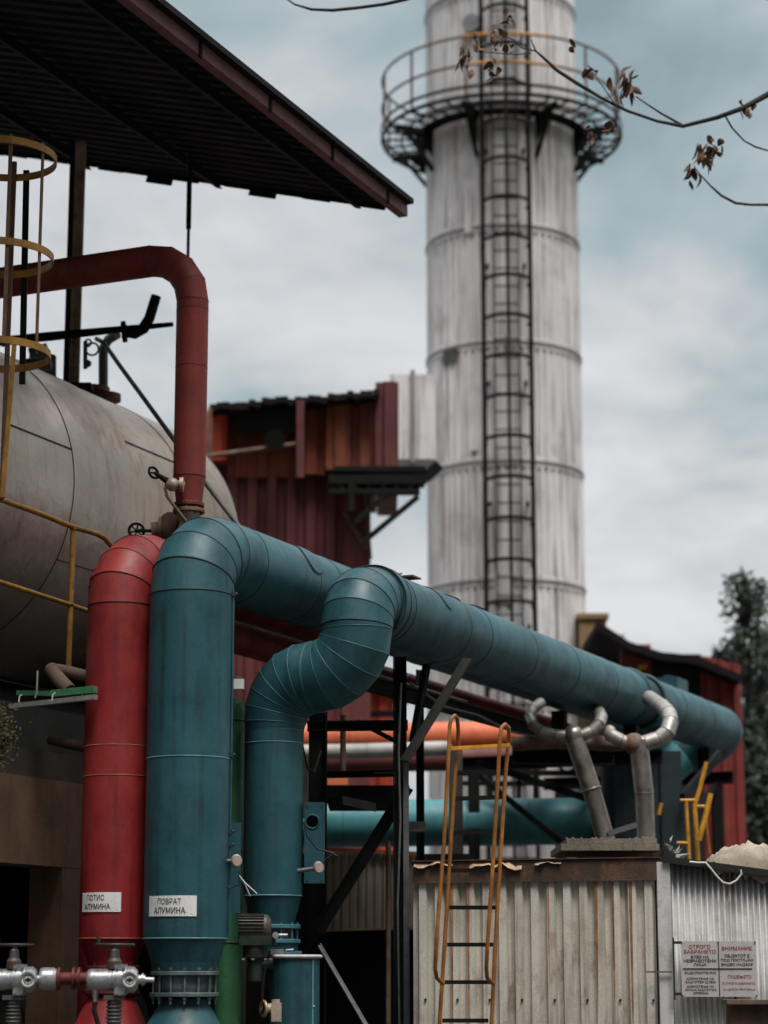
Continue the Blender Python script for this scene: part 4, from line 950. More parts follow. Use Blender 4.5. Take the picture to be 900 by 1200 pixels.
# ================================================================ MOTORISED VALVE ACTUATORS
def actuator():
    Y = 15.0; u = Y/F; c = at(150, 1148, Y)
    t = thing('motorised_valve', 'silver motorised valve actuator with round dial in front of the crimson pipe foot', 'valve', V((c.x, Y, 0)), group='motorised valve actuators at the foot of the pipes')
    p = lambda x, y, d=0: c+V(((x-150)*u, d, (1148-y)*u))
    part('motor', ['silver'], t, lambda b: (b.lathe([(.001, -.004), (.055, 0), (.066, .012), (.070, .03), (.070, .17), (.074, .175), (.074, .19)], p(103, 1148), XX, 32)) and None)
    part('gear_housing', ['silver'], t, lambda b: (b.cyl(p(136, 1148), p(149, 1148), .092, n=32), b.lathe([(.075, 0), (.085, .01), (.085, .05), (.06, .075), (.001, .08)], p(148, 1148), XX, 28), b.box(p(142, 1148), .07, .15, .20)) and None)
    dial = part('dial', ['silver'], t, lambda b: (b.lathe([(.058, 0), (.058, .03), (.050, .045), (.044, .045), (.044, .03), (.001, .03)], p(154, 1148, -.075), -YY, 32)) and None)
    part('dial_face', ['white'], dial, lambda b: b.cyl(p(154, 1148, -.105), p(154, 1148, -.108), .042, n=28))
    part('pointer', ['ink'], dial, lambda b: (b.box(p(154, 1148, -.111), .045, .004, .014), b.box(p(154, 1148, -.111), .012, .004, .03), b.torus(p(154, 1148, -.109), YY, .03, .0025, 24, 4)) and None)
    part('output_shaft', ['silver'], t, lambda b: (b.cyl(p(160, 1148), p(170, 1148), .032, n=18), b.cyl(p(170, 1148), p(180, 1148.5), .018, n=14), b.cyl(p(166, 1148), p(168, 1148), .042, n=18)) and None)
    part('bonnet', ['steel'], t, lambda b: (b.lathe([(.05, 0), (.05, .05), (.035, .07), (.03, .12), (.022, .13)], p(134, 1136), UP, 22)) and None)
    part('handwheel', ['black2'], t, lambda b: (b.torus(p(134, 1109), UP, .125, .010, 36, 8), [b.beam(p(134, 1109)-V((math.cos(a), math.sin(a), 0))*.12, p(134, 1109)+V((math.cos(a), math.sin(a), 0))*.12, .014, .008) for a in (0, 1.05, 2.1)], b.cyl(p(134, 1113), p(134, 1107), .022, n=14)) and None)
    part('wheel_handle', ['black2'], t, lambda b: b.cyl(p(115, 1109), p(115, 1099), .012, n=10))
    def stem(b):
        b.cyl(p(135, 1205), p(135, 1166), .045, n=20)
        for k in range(7): b.torus(p(135, 1174+k*4.2), UP, .047, .007, 24, 6)
        b.box(p(135, 1168), .13, .12, .03); b.cyl(p(135, 1500), p(135, 1204), .05, n=16)
    part('spindle', ['steel'], t, stem)
    part('cable_gland', ['silver'], t, lambda b: (b.cyl(p(112, 1156), p(113, 1168), .03, .02, n=14)) and None)
    part('gland_nut', ['brass'], t, lambda b: b.cyl(p(113, 1168), p(113, 1173), .018, n=6, smooth=False))
    part('cable', ['rubber'], t, lambda b: b.tube([p(113, 1172), p(112, 1182), p(116, 1195), p(122, 1215, .05), p(120, 1300, .1)], .016, 8))
    for x, z in ((139, 1134), (146, 1134), (139, 1162), (146, 1162)):
        part('bolt', ['galv'], t, lambda b: b.cyl(p(x, z, -.08), p(x, z, -.092), .009, n=6, smooth=False))
    c2 = copy_tree(t, V((c.x+(37-154)*u, Y+.05, 0)))
    c2['label'] = 'silver motorised valve actuator with a round dial at the lower left edge'
    l = thing('red_valve_link', 'dirty red flanged link pipe between the two silver valve actuators', 'pipe', p(80, 1148, .1))
    part('pipe', ['red_dark'], l, lambda b: b.cyl(p(68, 1147, .08), p(104, 1147, .08), .042, n=20))
    for x in (69, 86, 92): part('flange', ['red_dark'], l, lambda b: flange(b, p(x, 1147, .08), XX, .075, .018, 24))
    s = thing('silver_motor_drum', 'plain silver motor drum right of the lower-left dial', 'motor', p(60, 1148, .05))
    part('casing', ['silver'], s, lambda b: b.lathe([(.001, 0), (.068, .002), (.074, .02), (.074, .09), (.06, .11), (.001, .112)], p(48, 1147, .05), XX, 30))
M['black2'] = mat('worn_black_wheel', (.04, .036, .036), .5, .2, .3, amt=.2, bump=0)
actuator()
def tan_column():
    Y = 15.9; t = thing('peeling_column', 'narrow tan column with peeling pale paint behind the red pipe foot', 'column', V((at(88, 1100, Y).x, Y, 0)))
    a, c = at(89, 1095, Y), at(98, 1095, Y)

# ================================================================ PIPE RACK STEELWORK
def rack():
    t = thing('pipe_rack', 'black steel pipe rack of posts, beams and diagonal braces under the teal pipes', 'frame', V((at(474, 1000, 18.2).x, 18.2, 0)))
    def post(name, px, py0, py1, w, dpt, Y, m='black'):
        a, b_ = at(px, py0, Y), at(px, py1, Y)
        part(name, [m], t, lambda b: b.ibeam(V((a.x, Y, max(0, b_.z))), V((a.x, Y, a.z)), dpt, w, .012, 0, XX))
        return a
    Yf, Yb = 17.9, 19.4
    post('post', 373, 835, 1600, .15, .15, 18.3); post('post', 468.5, 770, 1600, .11, .1, Yf); post('post', 492, 785, 1150, .07, .08, Yb)
    part('post_angle', ['steel_mid'], t, lambda b: b.beam(V((at(476, 1000, Yf-.12).x, Yf-.12, 0)), V((at(476, 1000, Yf-.12).x, Yf-.12, at(476, 888, Yf-.12).z)), .045, .012, up=YY))
    part('beam', ['black'], t, lambda b: b.ibeam(at(360, 851, 18.3), at(478, 850, 18.3), .1, .08))
    part('beam', ['black'], t, lambda b: b.ibeam(at(380, 908, 18.5), at(478, 906, 18.5), .1, .05))
    part('beam', ['black'], t, lambda b: b.ibeam(at(380, 929, 18.5), at(480, 926, 18.5), .1, .07))
    part('walkway', ['black'], t, lambda b: b.box((at(384, 938, 19.2)+at(478, 934, 19.2))/2, at(478, 934, 19.2).x-at(384, 934, 19.2).x, 1.6, .10))
    part('walkway_edge', ['steel_mid'], t, lambda b: b.beam(at(438, 906, 18.3), at(476, 905, 18.3), .02, .006))
    part('gusset', ['steel_mid'], t, lambda b: b.box(at(421, 942, 18.3), .28, .02, .07, (V((1, 0, -.22)).normalized(), YY, UP)))
    part('brace', ['brace_grey'], t, lambda b: b.beam(at(474, 892, Yf-.2), at(548, 772, Yf+.1), .02, .10, up=(UP+XX).normalized()))
    part('brace', ['black'], t, lambda b: b.ibeam(at(372, 1092, 18.1), at(478, 922, 18.1), .06, .10))
    part('brace', ['black'], t, lambda b: b.beam(at(484, 870, 18.4), at(500, 780, 18.6), .05, .06))
    part('brace', ['black'], t, lambda b: b.cyl(at(418, 845, 18.8), at(470, 872, 18.8), .02, n=8))
    part('hanger', ['rustgrey'], t, lambda b: b.cyl(at(402, 905, 18.8), at(402, 838, 18.8), .025, n=10))
    part('thin_brace', ['steel_mid'], t, lambda b: (b.beam(at(374, 1108, 17.5), at(430, 1204, 17.0), .008, .05), b.beam(at(374, 1108, 17.47), at(430, 1204, 16.97), .03, .008)) and None)
    part('splice_plate', ['steel_mid'], t, lambda b: (b.box(at(487, 969, 19.0), .17, .02, .09), b.box(at(487, 974, 18.8), .16, .2, .015)) and None)
    # longitudinal beams under the pipes
    q = -7.45; L = lambda x, y: atq(x, y, q)
    zl = L(517, 825).z
    part('long_beam', ['black'], t, lambda b: b.ibeam(W(15.9, q, zl), W(26.2, q, zl), .10, .12))
    part('edge_light_strip', ['galv_dull'], t, lambda b: b.beam(W(15.6, q+.09, zl+.06), W(18.6, q+.09, zl+.06), .03, .012))
    part('edge_light_strip', ['galv_dull'], t, lambda b: b.beam(W(15.6, q+.12, zl+.12), W(17.2, q+.12, zl+.12), .03, .012))
    for s in (22.2, 25.0):
        part('cross_beam', ['black'], t, lambda b: b.ibeam(W(s, -8.9, 3.80-.02), W(s, -6.6, 3.80-.02), .1, .14))
        part('pipe_shoe', ['black'], t, lambda b: b.box(W(s, QB, 3.99), .12, .14, .26, (D1, N1, UP)))
        part('pipe_shoe', ['black'], t, lambda b: b.box(W(s, QA, 4.08), .12, .14, .44, (D1, N1, UP)))
    for s in (22.2, 25.0):
        for qq in (-8.7, -6.8):
            part('post', ['black'], t, lambda b: b.ibeam(W(s, qq, 0), W(s, qq, 3.7), .12, .12))
        part('brace', ['black'], t, lambda b: b.beam(W(s, -6.8, 2.2), W(s, -8.7, 3.7), .05, .06))
    part('brace', ['black'], t, lambda b: b.beam(W(22.2, -6.8, 2.6), W(25.0, -6.8, 3.7), .05, .07))
    part('brace', ['black'], t, lambda b: b.beam(at(560, 893, 23), at(700, 940, 23), .06, .07))
    part('brace', ['black'], t, lambda b: b.beam(at(600, 905, 24), at(700, 940, 24), .04, .04))
    # light frame behind the ladder
    part('rear_frame', ['black'], t, lambda b: (b.beam(at(540, 906, 25), at(680, 906, 25), .06, .06), b.beam(at(540, 918, 25), at(650, 918, 25), .05, .05), b.beam(at(608, 985, 25), at(608, 890, 25), .05, .05), b.beam(at(628, 985, 25), at(628, 890, 25), .06, .05), b.beam(at(575, 985, 25), at(575, 895, 25), .05, .05), b.torus(at(665, 895, 25), YY, .09, .016, 20, 6, arc=(3.2, 6.2))) and None)
    part('post', ['steel_mid2'], t, lambda b: b.box(V((at(534, 940, 21).x, 21, at(534, 880, 21).z/2)), .13, .13, at(534, 880, 21).z))
    # dark heavy bearer under the far part of the run
    part('bearer', ['black'], t, lambda b: b.ibeam(at(600, 886, 22), at(720, 889, 22), .2, .14))
M['steel_mid'] = mat('scuffed_steel', (.12, .12, .12), .5, .2, .3, (.04, .03, .025), .5, 6)
M['steel_mid2'] = mat('grey_primer_post', (.13, .125, .12), .6, 0, .25, (.05, .04, .03), .5, 4)
M['brace_grey'] = mat('dusty_black_steel', (.035, .034, .033), .55, .1, .3, (.02, .015, .012), .4, 5)
rack()

# ================================================================ LOWER PIPES BEHIND
def rear_pipes():
    Y = 24.0; A = lambda x, y: at(x, y, Y)
    t = thing('lower_teal_pipe', 'teal pipe crossing low behind the ladder and turning up at its right end', 'pipe', A(560, 990))
    r = .25; p1 = A(330, 966); p2 = A(705, 962); d = (p2-p1).normalized(); up = (V((.75, .1, .65))).normalized()
    e = arc(p2, d, up, .35, 4)
    n = 5
    part('run', ['teal_far', 'seam'], t, lambda b: gored(b, [p1.lerp(e[0], k/n) for k in range(n+1)], r, bead=.003))
    part('bend', ['teal_far', 'seam'], t, lambda b: gored(b, e+[e[-1]+up*1.0], r, bead=.004))
    Y2 = 26.0; B = lambda x, y: at(x, y, Y2)
    o = thing('orange_pipe', 'bright orange-red pipe with a rounded end crossing above the lower teal pipe', 'pipe', B(500, 870))
    p1, p2 = B(330, 866), B(596, 862); r = .17
    part('run', ['orange_pipe', 'red_seam'], o, lambda b: gored(b, [p1.lerp(p2, k) for k in (0, .3, .62, 1)], r, bead=.003))
    part('rounded_end', ['orange_pipe'], o, lambda b: b.lathe([(r, 0), (r*.9, .08), (r*.6, .14), (.001, .165)], p2, p2-p1, 30))
    g = thing('grey_steam_pipe', 'pale grey lagged pipe just under the orange pipe', 'pipe', at(450, 885, 25.3))
    part('run', ['lagging_pale', 'seam'], g, lambda b: (gored(b, [at(330, 882, 25.3), at(430, 880, 25.3), at(521, 877, 25.3)], .085, bead=.003), b.sphere(at(521, 877, 25.3), .085)) and None)
    m = thing('dark_red_pipe', 'dull dark red pipe in the shade below the grey steam pipe', 'pipe', at(450, 897, 25.8))
    part('run', ['maroon'], m, lambda b: b.tube([at(330, 893, 25.8), at(480, 890, 25.8), at(640, 888, 25.8)], .14, 20))
    x = thing('pale_red_stub', 'short bright red pipe stub behind the steel rack', 'pipe', at(395, 915, 24.4))
    part('stub', ['orange_pipe'], x, lambda b: b.box(at(396, 915, 24.4), .22, .3, .11))
M['teal_far'] = mat('sun_faded_teal', (.06, .22, .24), .5, 0, .2, (.03, .05, .05), .4, 2, .2)
M['lagging_pale'] = mat('pale_lagging', (.36, .33, .31), .6, .1, .2, (.12, .08, .06), .5, 3)
rear_pipes()

# ================================================================ SILVER LAGGED PIPES AND BENDS
def silver():
    A = lambda x, y, Y: at(x, y, Y)
    def seg(b, pts, r, bead=.005):
        pts = [V(p) for p in pts]
        if False:
            out = []
            for i in range(len(pts)-1):
                p0, p1, p2, p3 = pts[max(i-1, 0)], pts[i], pts[i+1], pts[min(i+2, len(pts)-1)]
                for k in (0, .5): out.append(.5*((2*p1)+(p2-p0)*k+(2*p0-5*p1+4*p2-p3)*k*k+(3*p1-p0-3*p2+p3)*k**3))
            pts = out+[pts[-1]]
        gored(b, pts, r, n=28, bead=bead, twist=.02)
    t = thing('left_lagged_leg', 'leaning aluminium-clad pipe leg with a curled silver bend, left one of the pair', 'pipe', A(705, 975, 21))
    part('leg', ['lagging', 'lag_seam'], t, lambda b: seg(b, [A(710, 985, 21), A(693, 925, 21), A(672, 862, 21)], .088))
    part('collar', ['lagging'], t, lambda b: b.torus(A(693, 925, 21), A(672, 862, 21)-A(710, 985, 21), .09, .012, 24, 6))
    part('silver_bend', ['silver_lag', 'lag_seam'], t, lambda b: seg(b, [A(668, 862, 21), A(650, 861, 21), A(634, 857, 21), A(625, 850, 21.05), A(621, 841, 21.2), A(624, 832, 21.5), A(633, 824, 22.0)], .052))
    part('silver_bend', ['silver_lag', 'lag_seam'], t, lambda b: seg(b, [A(672, 862, 21), A(684, 861, 21), A(694, 857, 21), A(702, 849, 21), A(705, 840, 21.2), A(700, 830, 22.0)], .056))
    part('tee', ['lagging'], t, lambda b: b.sphere(A(672, 862, 21), .10))
    s = thing('right_lagged_leg', 'upright aluminium-clad pipe leg with the largest silver elbow, right one of the pair', 'pipe', A(757, 975, 21))
    part('leg', ['lagging', 'lag_seam'], s, lambda b: seg(b, [A(757, 985, 21), A(755, 930, 21), A(748, 868, 21)], .088))
    part('silver_bend', ['silver_lag', 'lag_seam'], s, lambda b: seg(b, [A(741, 873, 21), A(756, 871, 21), A(772, 866, 21), A(782, 858, 21.0), A(786, 846, 21.05), A(784, 836, 21.2), A(776, 828, 21.5), A(761, 818, 22.4)], .074))
    part('silver_bend', ['silver_lag', 'lag_seam'], s, lambda b: seg(b, [A(741, 873, 21), A(728, 868, 21), A(716, 862, 21.0), A(714, 857, 21.1)], .062))
    part('tee', ['rustgrey'], s, lambda b: b.sphere(A(743, 872, 21), .105))
    h = thing('rusty_header_pipe', 'rusty brown header pipe linking the heads of the lagged legs', 'pipe', A(650, 870, 21.3))
    part('run', ['rustgrey'], h, lambda b: b.tube([A(600, 872, 21.3), A(650, 869, 21.3), A(730, 872, 21.3)], .07, 16))
    f = thing('fallen_duct_piece', 'short tilted grey sheet lying between the feet of the lagged legs', 'duct', A(728, 975, 20.6))
    part('sheet', ['steel_mid'], f, lambda b: (b.beam(A(712, 978, 20.6), A(745, 968, 20.6), .2, .035), b.beam(A(712, 975, 20.58), A(745, 965, 20.58), .02, .02)) and None)
    k = thing('teal_valve_housing', 'small teal valve housing on top of the far end of the teal run', 'valve', atq(790, 800, -7.3))
    c = atq(788, 803, -7.45)
    part('housing', ['teal'], k, lambda b: (b.box(c, .45, .25, .14, (D1, N1, UP)), b.cyl(c-D1*.2+UP*.0, c+D1*.25, .1, n=18), b.sphere(c+D1*.25, .1)) and None)
    dk = thing('dark_support_block', 'dark sheet-clad support block standing behind the right lagged leg', 'housing', V((A(765, 950, 23.5).x, 23.5, 0)))
    part('cladding', ['blue_black'], dk, lambda b: b.corr(V((A(708, 950, 23.6).x, 23.6, 1.2)), XX, UP, -YY, A(800, 950, 23.6).x-A(708, 950, 23.6).x, A(750, 880, 23.6).z-1.2, .25, .03, .3))
    part('strut', ['black'], dk, lambda b: b.beam(A(843, 884, 24.5), A(800, 935, 23.4), .05, .10))
M['silver_lag'] = mat('bright_aluminium_lagging', (.36, .33, .30), .45, .6, .2, (.12, .1, .08), .4, 6, .1, 0, .1, .3, .5, 14)
M['lag_seam'] = mat('lagging_seam', (.16, .13, .11), .5, .4, .2, amt=.2, bump=0)
M['blue_black'] = mat('blue_black_cladding', (.014, .024, .028), .7, 0, .3, amt=.2)
silver()

# ================================================================ ORANGE LADDER
def ladder():
    YL = 16.0
    def rail(b, pts, Y0=YL): b.tube([at(x, y, Y0+dy) for x, y, dy in pts], .0145, 10)
    t = thing('orange_ladder', 'orange steel ladder with hooked handrails standing against the beige shed', 'ladder', V((at(545, 1200, YL).x, YL, 0)))
    # stiles of the climbing ladder
    part('stile', ['orange'], t, lambda b: rail(b, [(513, 1300, .0), (515, 1200, 0), (524, 1060, 0), (530, 960, 0), (534, 900, 0), (539, 876, 0)]))
    part('stile', ['orange'], t, lambda b: rail(b, [(574, 1300, 0), (576, 1200, 0), (583, 1060, 0), (589, 960, 0), (593, 900, 0), (596, 868, 0)]))
    # bowed handrails
    part('handrail', ['orange'], t, lambda b: rail(b, [(519, 1153, -.05), (512, 1146, -.2), (510, 1135, -.25), (513, 1080, -.25), (520, 990, -.25), (525, 900, -.25), (527, 850, -.25), (529, 842, -.25), (533, 838.5, -.22), (536, 842, -.12), (537, 855, -.05), (537, 875, 0)]))
    part('handrail', ['orange'], t, lambda b: rail(b, [(578, 1153, -.05), (571, 1146, -.2), (570, 1135, -.25), (573, 1080, -.25), (579, 990, -.25), (584, 900, -.25), (586, 862, -.25), (588, 852, -.25), (592, 849, -.22), (596, 853, -.1), (597, 868, 0)]))
    part('top_bar', ['bright_yellow'], t, lambda b: (b.beam(at(527, 877, YL-.05), at(598, 873, YL-.05), .02, .025)) and None)
    for y in (906, 936, 976, 1020, 1063.5, 1107, 1151, 1196):
        k = (1200-y)/300; x0 = 515+(y-1200)*-.063; x1 = x0+61
        x0 += 3; x1 -= 4
        part('rung', ['black'], t, lambda b: (b.beam(at(x0, y, YL), at(x1, y-2 if y < 1000 else y, YL), .05, .028)) and None)
ladder()

# ================================================================ BEIGE SHED AND GREY SHED
def sheds():
    K = at(775, 1030, 17.0); K = V((K.x, 17.0, 0)); Ld = V((-.985, .17, 0)).normalized(); Nl = V((-.17, -.985, 0)).normalized()
    zt = at(775, 1027, 17).z; wl = 1.9
    # width so that it reaches px 490
    for i in range(60):
        p = K+Ld*wl; px = 450+F*p.x/(p.y*CP+(zt-EYE)*SP)
        if px > 489: wl += .02
        else: break
    t = thing('beige_shed', 'beige rib-clad shed with a rusty eaves board behind the orange ladder', 'shed', K+Ld*wl/2)
    L0 = K+Ld*wl
    part('front_cladding', ['beige'], t, lambda b: b.corr(L0+UP*.02, -Ld, UP, Nl, wl-.05, zt-.02, .123, .05, .004))
    def screws(b):
        for k in range(8):
            p = L0-Ld*(.1+.246*k)+Nl*.052+UP*at(500, 1172, 17).z; b.cyl(p, p+Nl*.012, .010, n=8)
    part('screws', ['rubber'], t, screws)
    random.seed(9)
    for k in range(7):      # rust runs down the sheet ridges, under the eaves
        j = random.choice(range(1, 15)); x = .043+.123*j+.02*random.random(); h_ = random.uniform(.5, 1.5); w_ = random.uniform(.010, .026)
        p = L0-Ld*x+Nl*.0515+UP*(zt-.04)
        part('rust_run', ['rust_run'], t, lambda b: b.add([p, p-Ld*w_, p-Ld*w_*.8-UP*h_*.6, p-Ld*w_*.5-UP*h_, p-Ld*w_*.2-UP*h_*.7], [(4, 3, 2, 1, 0)]))
    part('eaves_board', ['rusteave'], t, lambda b: (b.beam(L0+UP*(zt+.035)+Nl*.06, K+UP*(zt+.05)+Nl*.06+Ld*.0, .03, .16),) and None)
    part('torn_flashing', ['pale_torn'], t, torn(L0, Ld, Nl, zt, wl))
    part('core', ['darkwall'], t, lambda b: b.add([L0-Nl*.05+UP*0, K-Nl*.05, K-Nl*3.2, L0-Nl*3.2, L0-Nl*.05+UP*(zt+.02), K-Nl*.05+UP*(zt+.02), K-Nl*3.2+UP*(zt-.1), L0-Nl*3.2+UP*(zt-.1)], [(0, 1, 5, 4), (1, 2, 6, 5), (2, 3, 7, 6), (3, 0, 4, 7), (4, 5, 6, 7)]))
    part('roof_sheet', ['rusteave'], t, lambda b: b.add([L0+Nl*.09+UP*(zt+.122), K+Nl*.09+UP*(zt+.135), K-Nl*3.2+UP*(zt+.1), L0-Nl*3.2+UP*(zt+.1), L0+Nl*.09+UP*(zt+.13), K+Nl*.09+UP*(zt+.143), K-Nl*3.2+UP*(zt+.108), L0-Nl*3.2+UP*(zt+.108)], [(3, 2, 1, 0), (4, 5, 6, 7), (0, 1, 5, 4), (1, 2, 6, 5), (2, 3, 7, 6), (3, 0, 4, 7)]))
    # slab on the roof
    s = thing('roof_slab', 'stained concrete slab lying on the right end of the beige shed roof', 'slab', (at(715, 1003, 17.3)))
    a, c = at(657, 1000, 17.3), at(772, 1000, 17.3)
    part('slab', ['slab'], s, lambda b: (b.box((a+c)/2+YY*.5+UP*.045, c.x-a.x, 1.1, .05), b.box((a+c)/2+YY*.52+UP*.095+XX*.02, c.x-a.x-.06, 1.0, .04)) and None)
    part('rubble', ['rustgrey'], s, lambda b: [b.sphere(a+V((random.uniform(.05, .75), .1+random.random()*.3, .12)), random.uniform(.008, .02), 0, 6, 4) for i in range(26)] and None)
    # corner post
    cp = thing('white_corner_post', 'dirty white metal corner post between the beige and the grey shed', 'post', K+XX*.02)
    pa = at(778, 1010, 16.93); pb = at(781, 1200, 16.93)
    part('channel', ['white_dirty'], cp, lambda b: b.box(V(((pa.x+pb.x)/2, 16.95, pa.z/2)), .10, .05, pa.z))
    part('strap', ['rustgrey'], cp, lambda b: b.box(at(772, 1139, 16.9), .2, .012, .012))
    # grey shed
    Gd = V((.995, -.08, 0)).normalized(); Gn = V((-.08, -.995, 0)).normalized(); G0 = V((at(786, 1100, 17.0).x, 17.0, 0)); zg = at(787, 1012, 17).z
    g = thing('grey_shed', 'finely corrugated pale grey shed wall with the warning sign at the right edge', 'shed', G0+Gd)
    part('front_cladding', ['grey_sheet'], g, lambda b: b.corr(G0, Gd, UP, Gn, 2.4, zg, .043, .030, .003, 0, False, top=lambda x: zg-.14*x))
    part('core', ['darkwall'], g, lambda b: b.add([G0-Gn*.05, G0-Gn*.05+Gd*2.4, G0-Gn*3+Gd*2.4, G0-Gn*3, G0-Gn*.05+UP*(zg-.03), G0-Gn*.05+Gd*2.4+UP*(zg-.36), G0-Gn*3+Gd*2.4+UP*(zg-.36), G0-Gn*3+UP*(zg-.03)], [(0, 1, 5, 4), (1, 2, 6, 5), (2, 3, 7, 6), (3, 0, 4, 7), (4, 5, 6, 7)]))
    part('eaves', ['darkwall'], g, lambda b: b.beam(G0+UP*(zg+.03)+Gn*.05-Gd*.05, G0+Gd*2.4+UP*(zg+.03-.14*2.4)+Gn*.05, .12, .05))
    # tarpaulin roof lump
    tp = thing('tarpaulin', 'dusty beige tarpaulin bundle sagging over the eaves of the grey shed', 'tarpaulin', at(880, 1020, 16.9))
    def tarp(b):
        nx, ny = 44, 16; x0 = at(836, 1010, 17).x; vs = []
        random.seed(3); bump = [random.uniform(-1, 1) for _ in range(400)]
        def nz(i, j): return bump[(i*7+j*13) % 400]
        base = lambda x: at(836, 1012, 17).z-(x-x0)*.16
        for i in range(nx+1):
            x = x0+1.4*i/nx; k = min(1, (i/9))**.5
            for j in range(ny+1):
                a = math.pi*j/ny; ry = .34; h = .20*k+.03*nz(i, j)*math.sin(a)+.025*math.sin(i*.9+j*.5)
                y = 17.25-ry*math.cos(a); z = base(x)+h*(math.sin(a)**.6 if 0 < j < ny else 0)+(0 if j else -.075+.028*nz(i, 3))
                if j == 1: z += -.0; 
                vs.append(V((x, y-(.02 if j == 0 else 0), z)))
        b.add(vs, [(i*(ny+1)+j, i*(ny+1)+j+1, (i+1)*(ny+1)+j+1, (i+1)*(ny+1)+j) for i in range(nx) for j in range(ny)], 0, True)
        b.add([vs[i*(ny+1)+jj] for i in range(nx+1) for jj in (0, ny)], [(2*i, 2*i+2, 2*i+3, 2*i+1) for i in range(nx)])
        b.add([vs[nx*(ny+1)+j] for j in range(ny+1)], [tuple(range(ny+1))]); b.add([vs[j] for j in range(ny+1)], [tuple(range(ny+1))])
    part('cloth', ['tarp'], tp, tarp)
    w = thing('white_cable', 'loose white cable looping down over the top of the grey shed', 'cable', at(830, 1030, 16.8))
    part('loop', ['wire'], w, lambda b: b.tube([at(x, y, 16.85) for x, y in ((808, 1010), (818, 1011), (827, 1011), (833, 1018), (840, 1027), (847, 1034), (855, 1036), (863, 1032), (869, 1024), (868, 1019))], .008, 8))
    j = thing('crumpled_plastic', 'crumpled white plastic scrap on the shed corner', 'plastic', at(790, 1000, 17))
    def cr(b):
        random.seed(11); cs = [at(784, 992, 17), at(789, 1000, 17), at(797, 1004, 17), at(793, 996, 17), at(786, 986, 17)]
        for c in cs:
            ps = [c+V((random.gauss(0, .025), random.gauss(0, .025), random.gauss(0, .03))) for _ in range(5)]
            b.add(ps, [(0, 1, 2), (0, 2, 3), (0, 3, 4), (1, 2, 4)])
    part('sheet', ['white_dirty'], j, cr)
    # rusty trough in the lower right corner
    r = thing('rusty_trough', 'dark rusty steel trough in the bottom right corner', 'trough', V((at(880, 1180, 16.2).x, 16.2, 0)))
    part('rim', ['rustgrey'], r, lambda b: b.box(V((at(885, 1173, 16.3).x, 16.3, at(885, 1174, 16.3).z)), .45, .3, .03))
    part('side', ['rusteave'], r, lambda b: b.box(V((at(887, 1190, 16.32).x, 16.34, at(885, 1190, 16.3).z-.42)), .40, .24, 1.0))
    rs = part('rust_stain', ['rusteave'], g, lambda b: b.beam(G0+Gd*.46+Gn*.014+UP*.9, G0+Gd*.46+Gn*.014+UP*1.45, .03, .003, up=Gn))
    # sign
    Y = 16.93; Y -= .02; a, c = at(797, 1103, Y), at(886, 1168, Y); wS, hS = c.x-a.x, a.z-c.z; X = Gd; o = V((a.x, Y-.03, a.z)); 
    sg = thing('warning_sign', 'pale four-panel Cyrillic warning sign with red and black lettering on the grey shed', 'sign', V((a.x+wS/2, Y, c.z)))
    part('plate', ['sign'], sg, lambda b: b.box(o+X*wS/2-UP*hS/2, wS, .006, hS, (X, Gn, UP)))
    part('divider', ['ink'], sg, lambda b: (b.box(o+X*wS/2-UP*hS/2+Gn*.005, .006, .004, hS*.98, (X, Gn, UP)), b.box(o+X*wS*.48-UP*hS*.495+Gn*.006, wS*.92, .004, .006, (X, Gn, UP))) and None)
    def lines(rows, m, nm):
        b = MB()
        for body, fx, fy, size, bold, maxw in rows:
            vs, fs = text_fit(body, maxw*wS, size*.56, bold*1.6); k = 1
            b.add([o+X*(fx*wS+v.x)-UP*(fy*hS-v.y)+Gn*(.0045+v.z) for v in vs], fs)
        b.build(nm, [m], sg)
    lines([('СТРОГО', .25, .10, .050, .001, .29), ('ЗАБРАНЕТО', .25, .19, .050, .001, .43), ('ВНИМАНИЕ', .745, .13, .050, .001, .40), ('ПУШЕЊЕТО', .77, .64, .044, .0004, .31), ('Е СТРОГО ЗАБРАНЕТО', .76, .76, .030, 0, .43), ('НА ЦЕЛАТА ТЕРИТОРИЈА', .76, .87, .030, 0, .42)], 'redink', 'red_lettering')
    lines([('ВЛЕЗ НА', .25, .285, .040, .0012, .24), ('НЕВРАБОТЕНИ', .25, .355, .040, .0012, .43), ('ЛИЦА', .25, .425, .040, .0012, .17), ('ОБЈЕКТОТ Е', .745, .265, .042, .0012, .33), ('ПОД ПОСТОЈАН', .745, .345, .042, .0012, .43), ('ВИДЕО НАДЗОР', .745, .425, .042, .0012, .42),
           ('ЗАДОЛЖИТЕЛНО', .25, .575, .038, .001, .42), ('КОРИСТЕЊЕ НА', .25, .675, .030, .0008, .36), ('ЗАШТИТЕН ШЛЕМ', .25, .735, .030, .0008, .40), ('КОРИСТЕЊЕ НА', .25, .815, .030, .0008, .36), ('ЛИЧНА ЗАШТИТНА', .25, .875, .030, .0008, .42), ('ОПРЕМА', .25, .935, .030, .0008, .20)], 'ink', 'black_lettering')
    for fx, fy in ((.01, .02), (.99, .02), (.01, .98), (.99, .98), (.5, .02)):
        part('screw', ['ink'], sg, lambda b: b.cyl(o+X*wS*fx-UP*hS*fy, o+X*wS*fx-UP*hS*fy+Gn*.01, .006, n=8))
    part('hanger', ['ink'], sg, lambda b: (b.box(o-X*.03-UP*.01, .06, .01, .02), b.box(o-X*.03-UP*(hS-.02), .06, .01, .02), b.box(o-X*.055-UP*(hS/2), .012, .012, hS+.05)) and None)
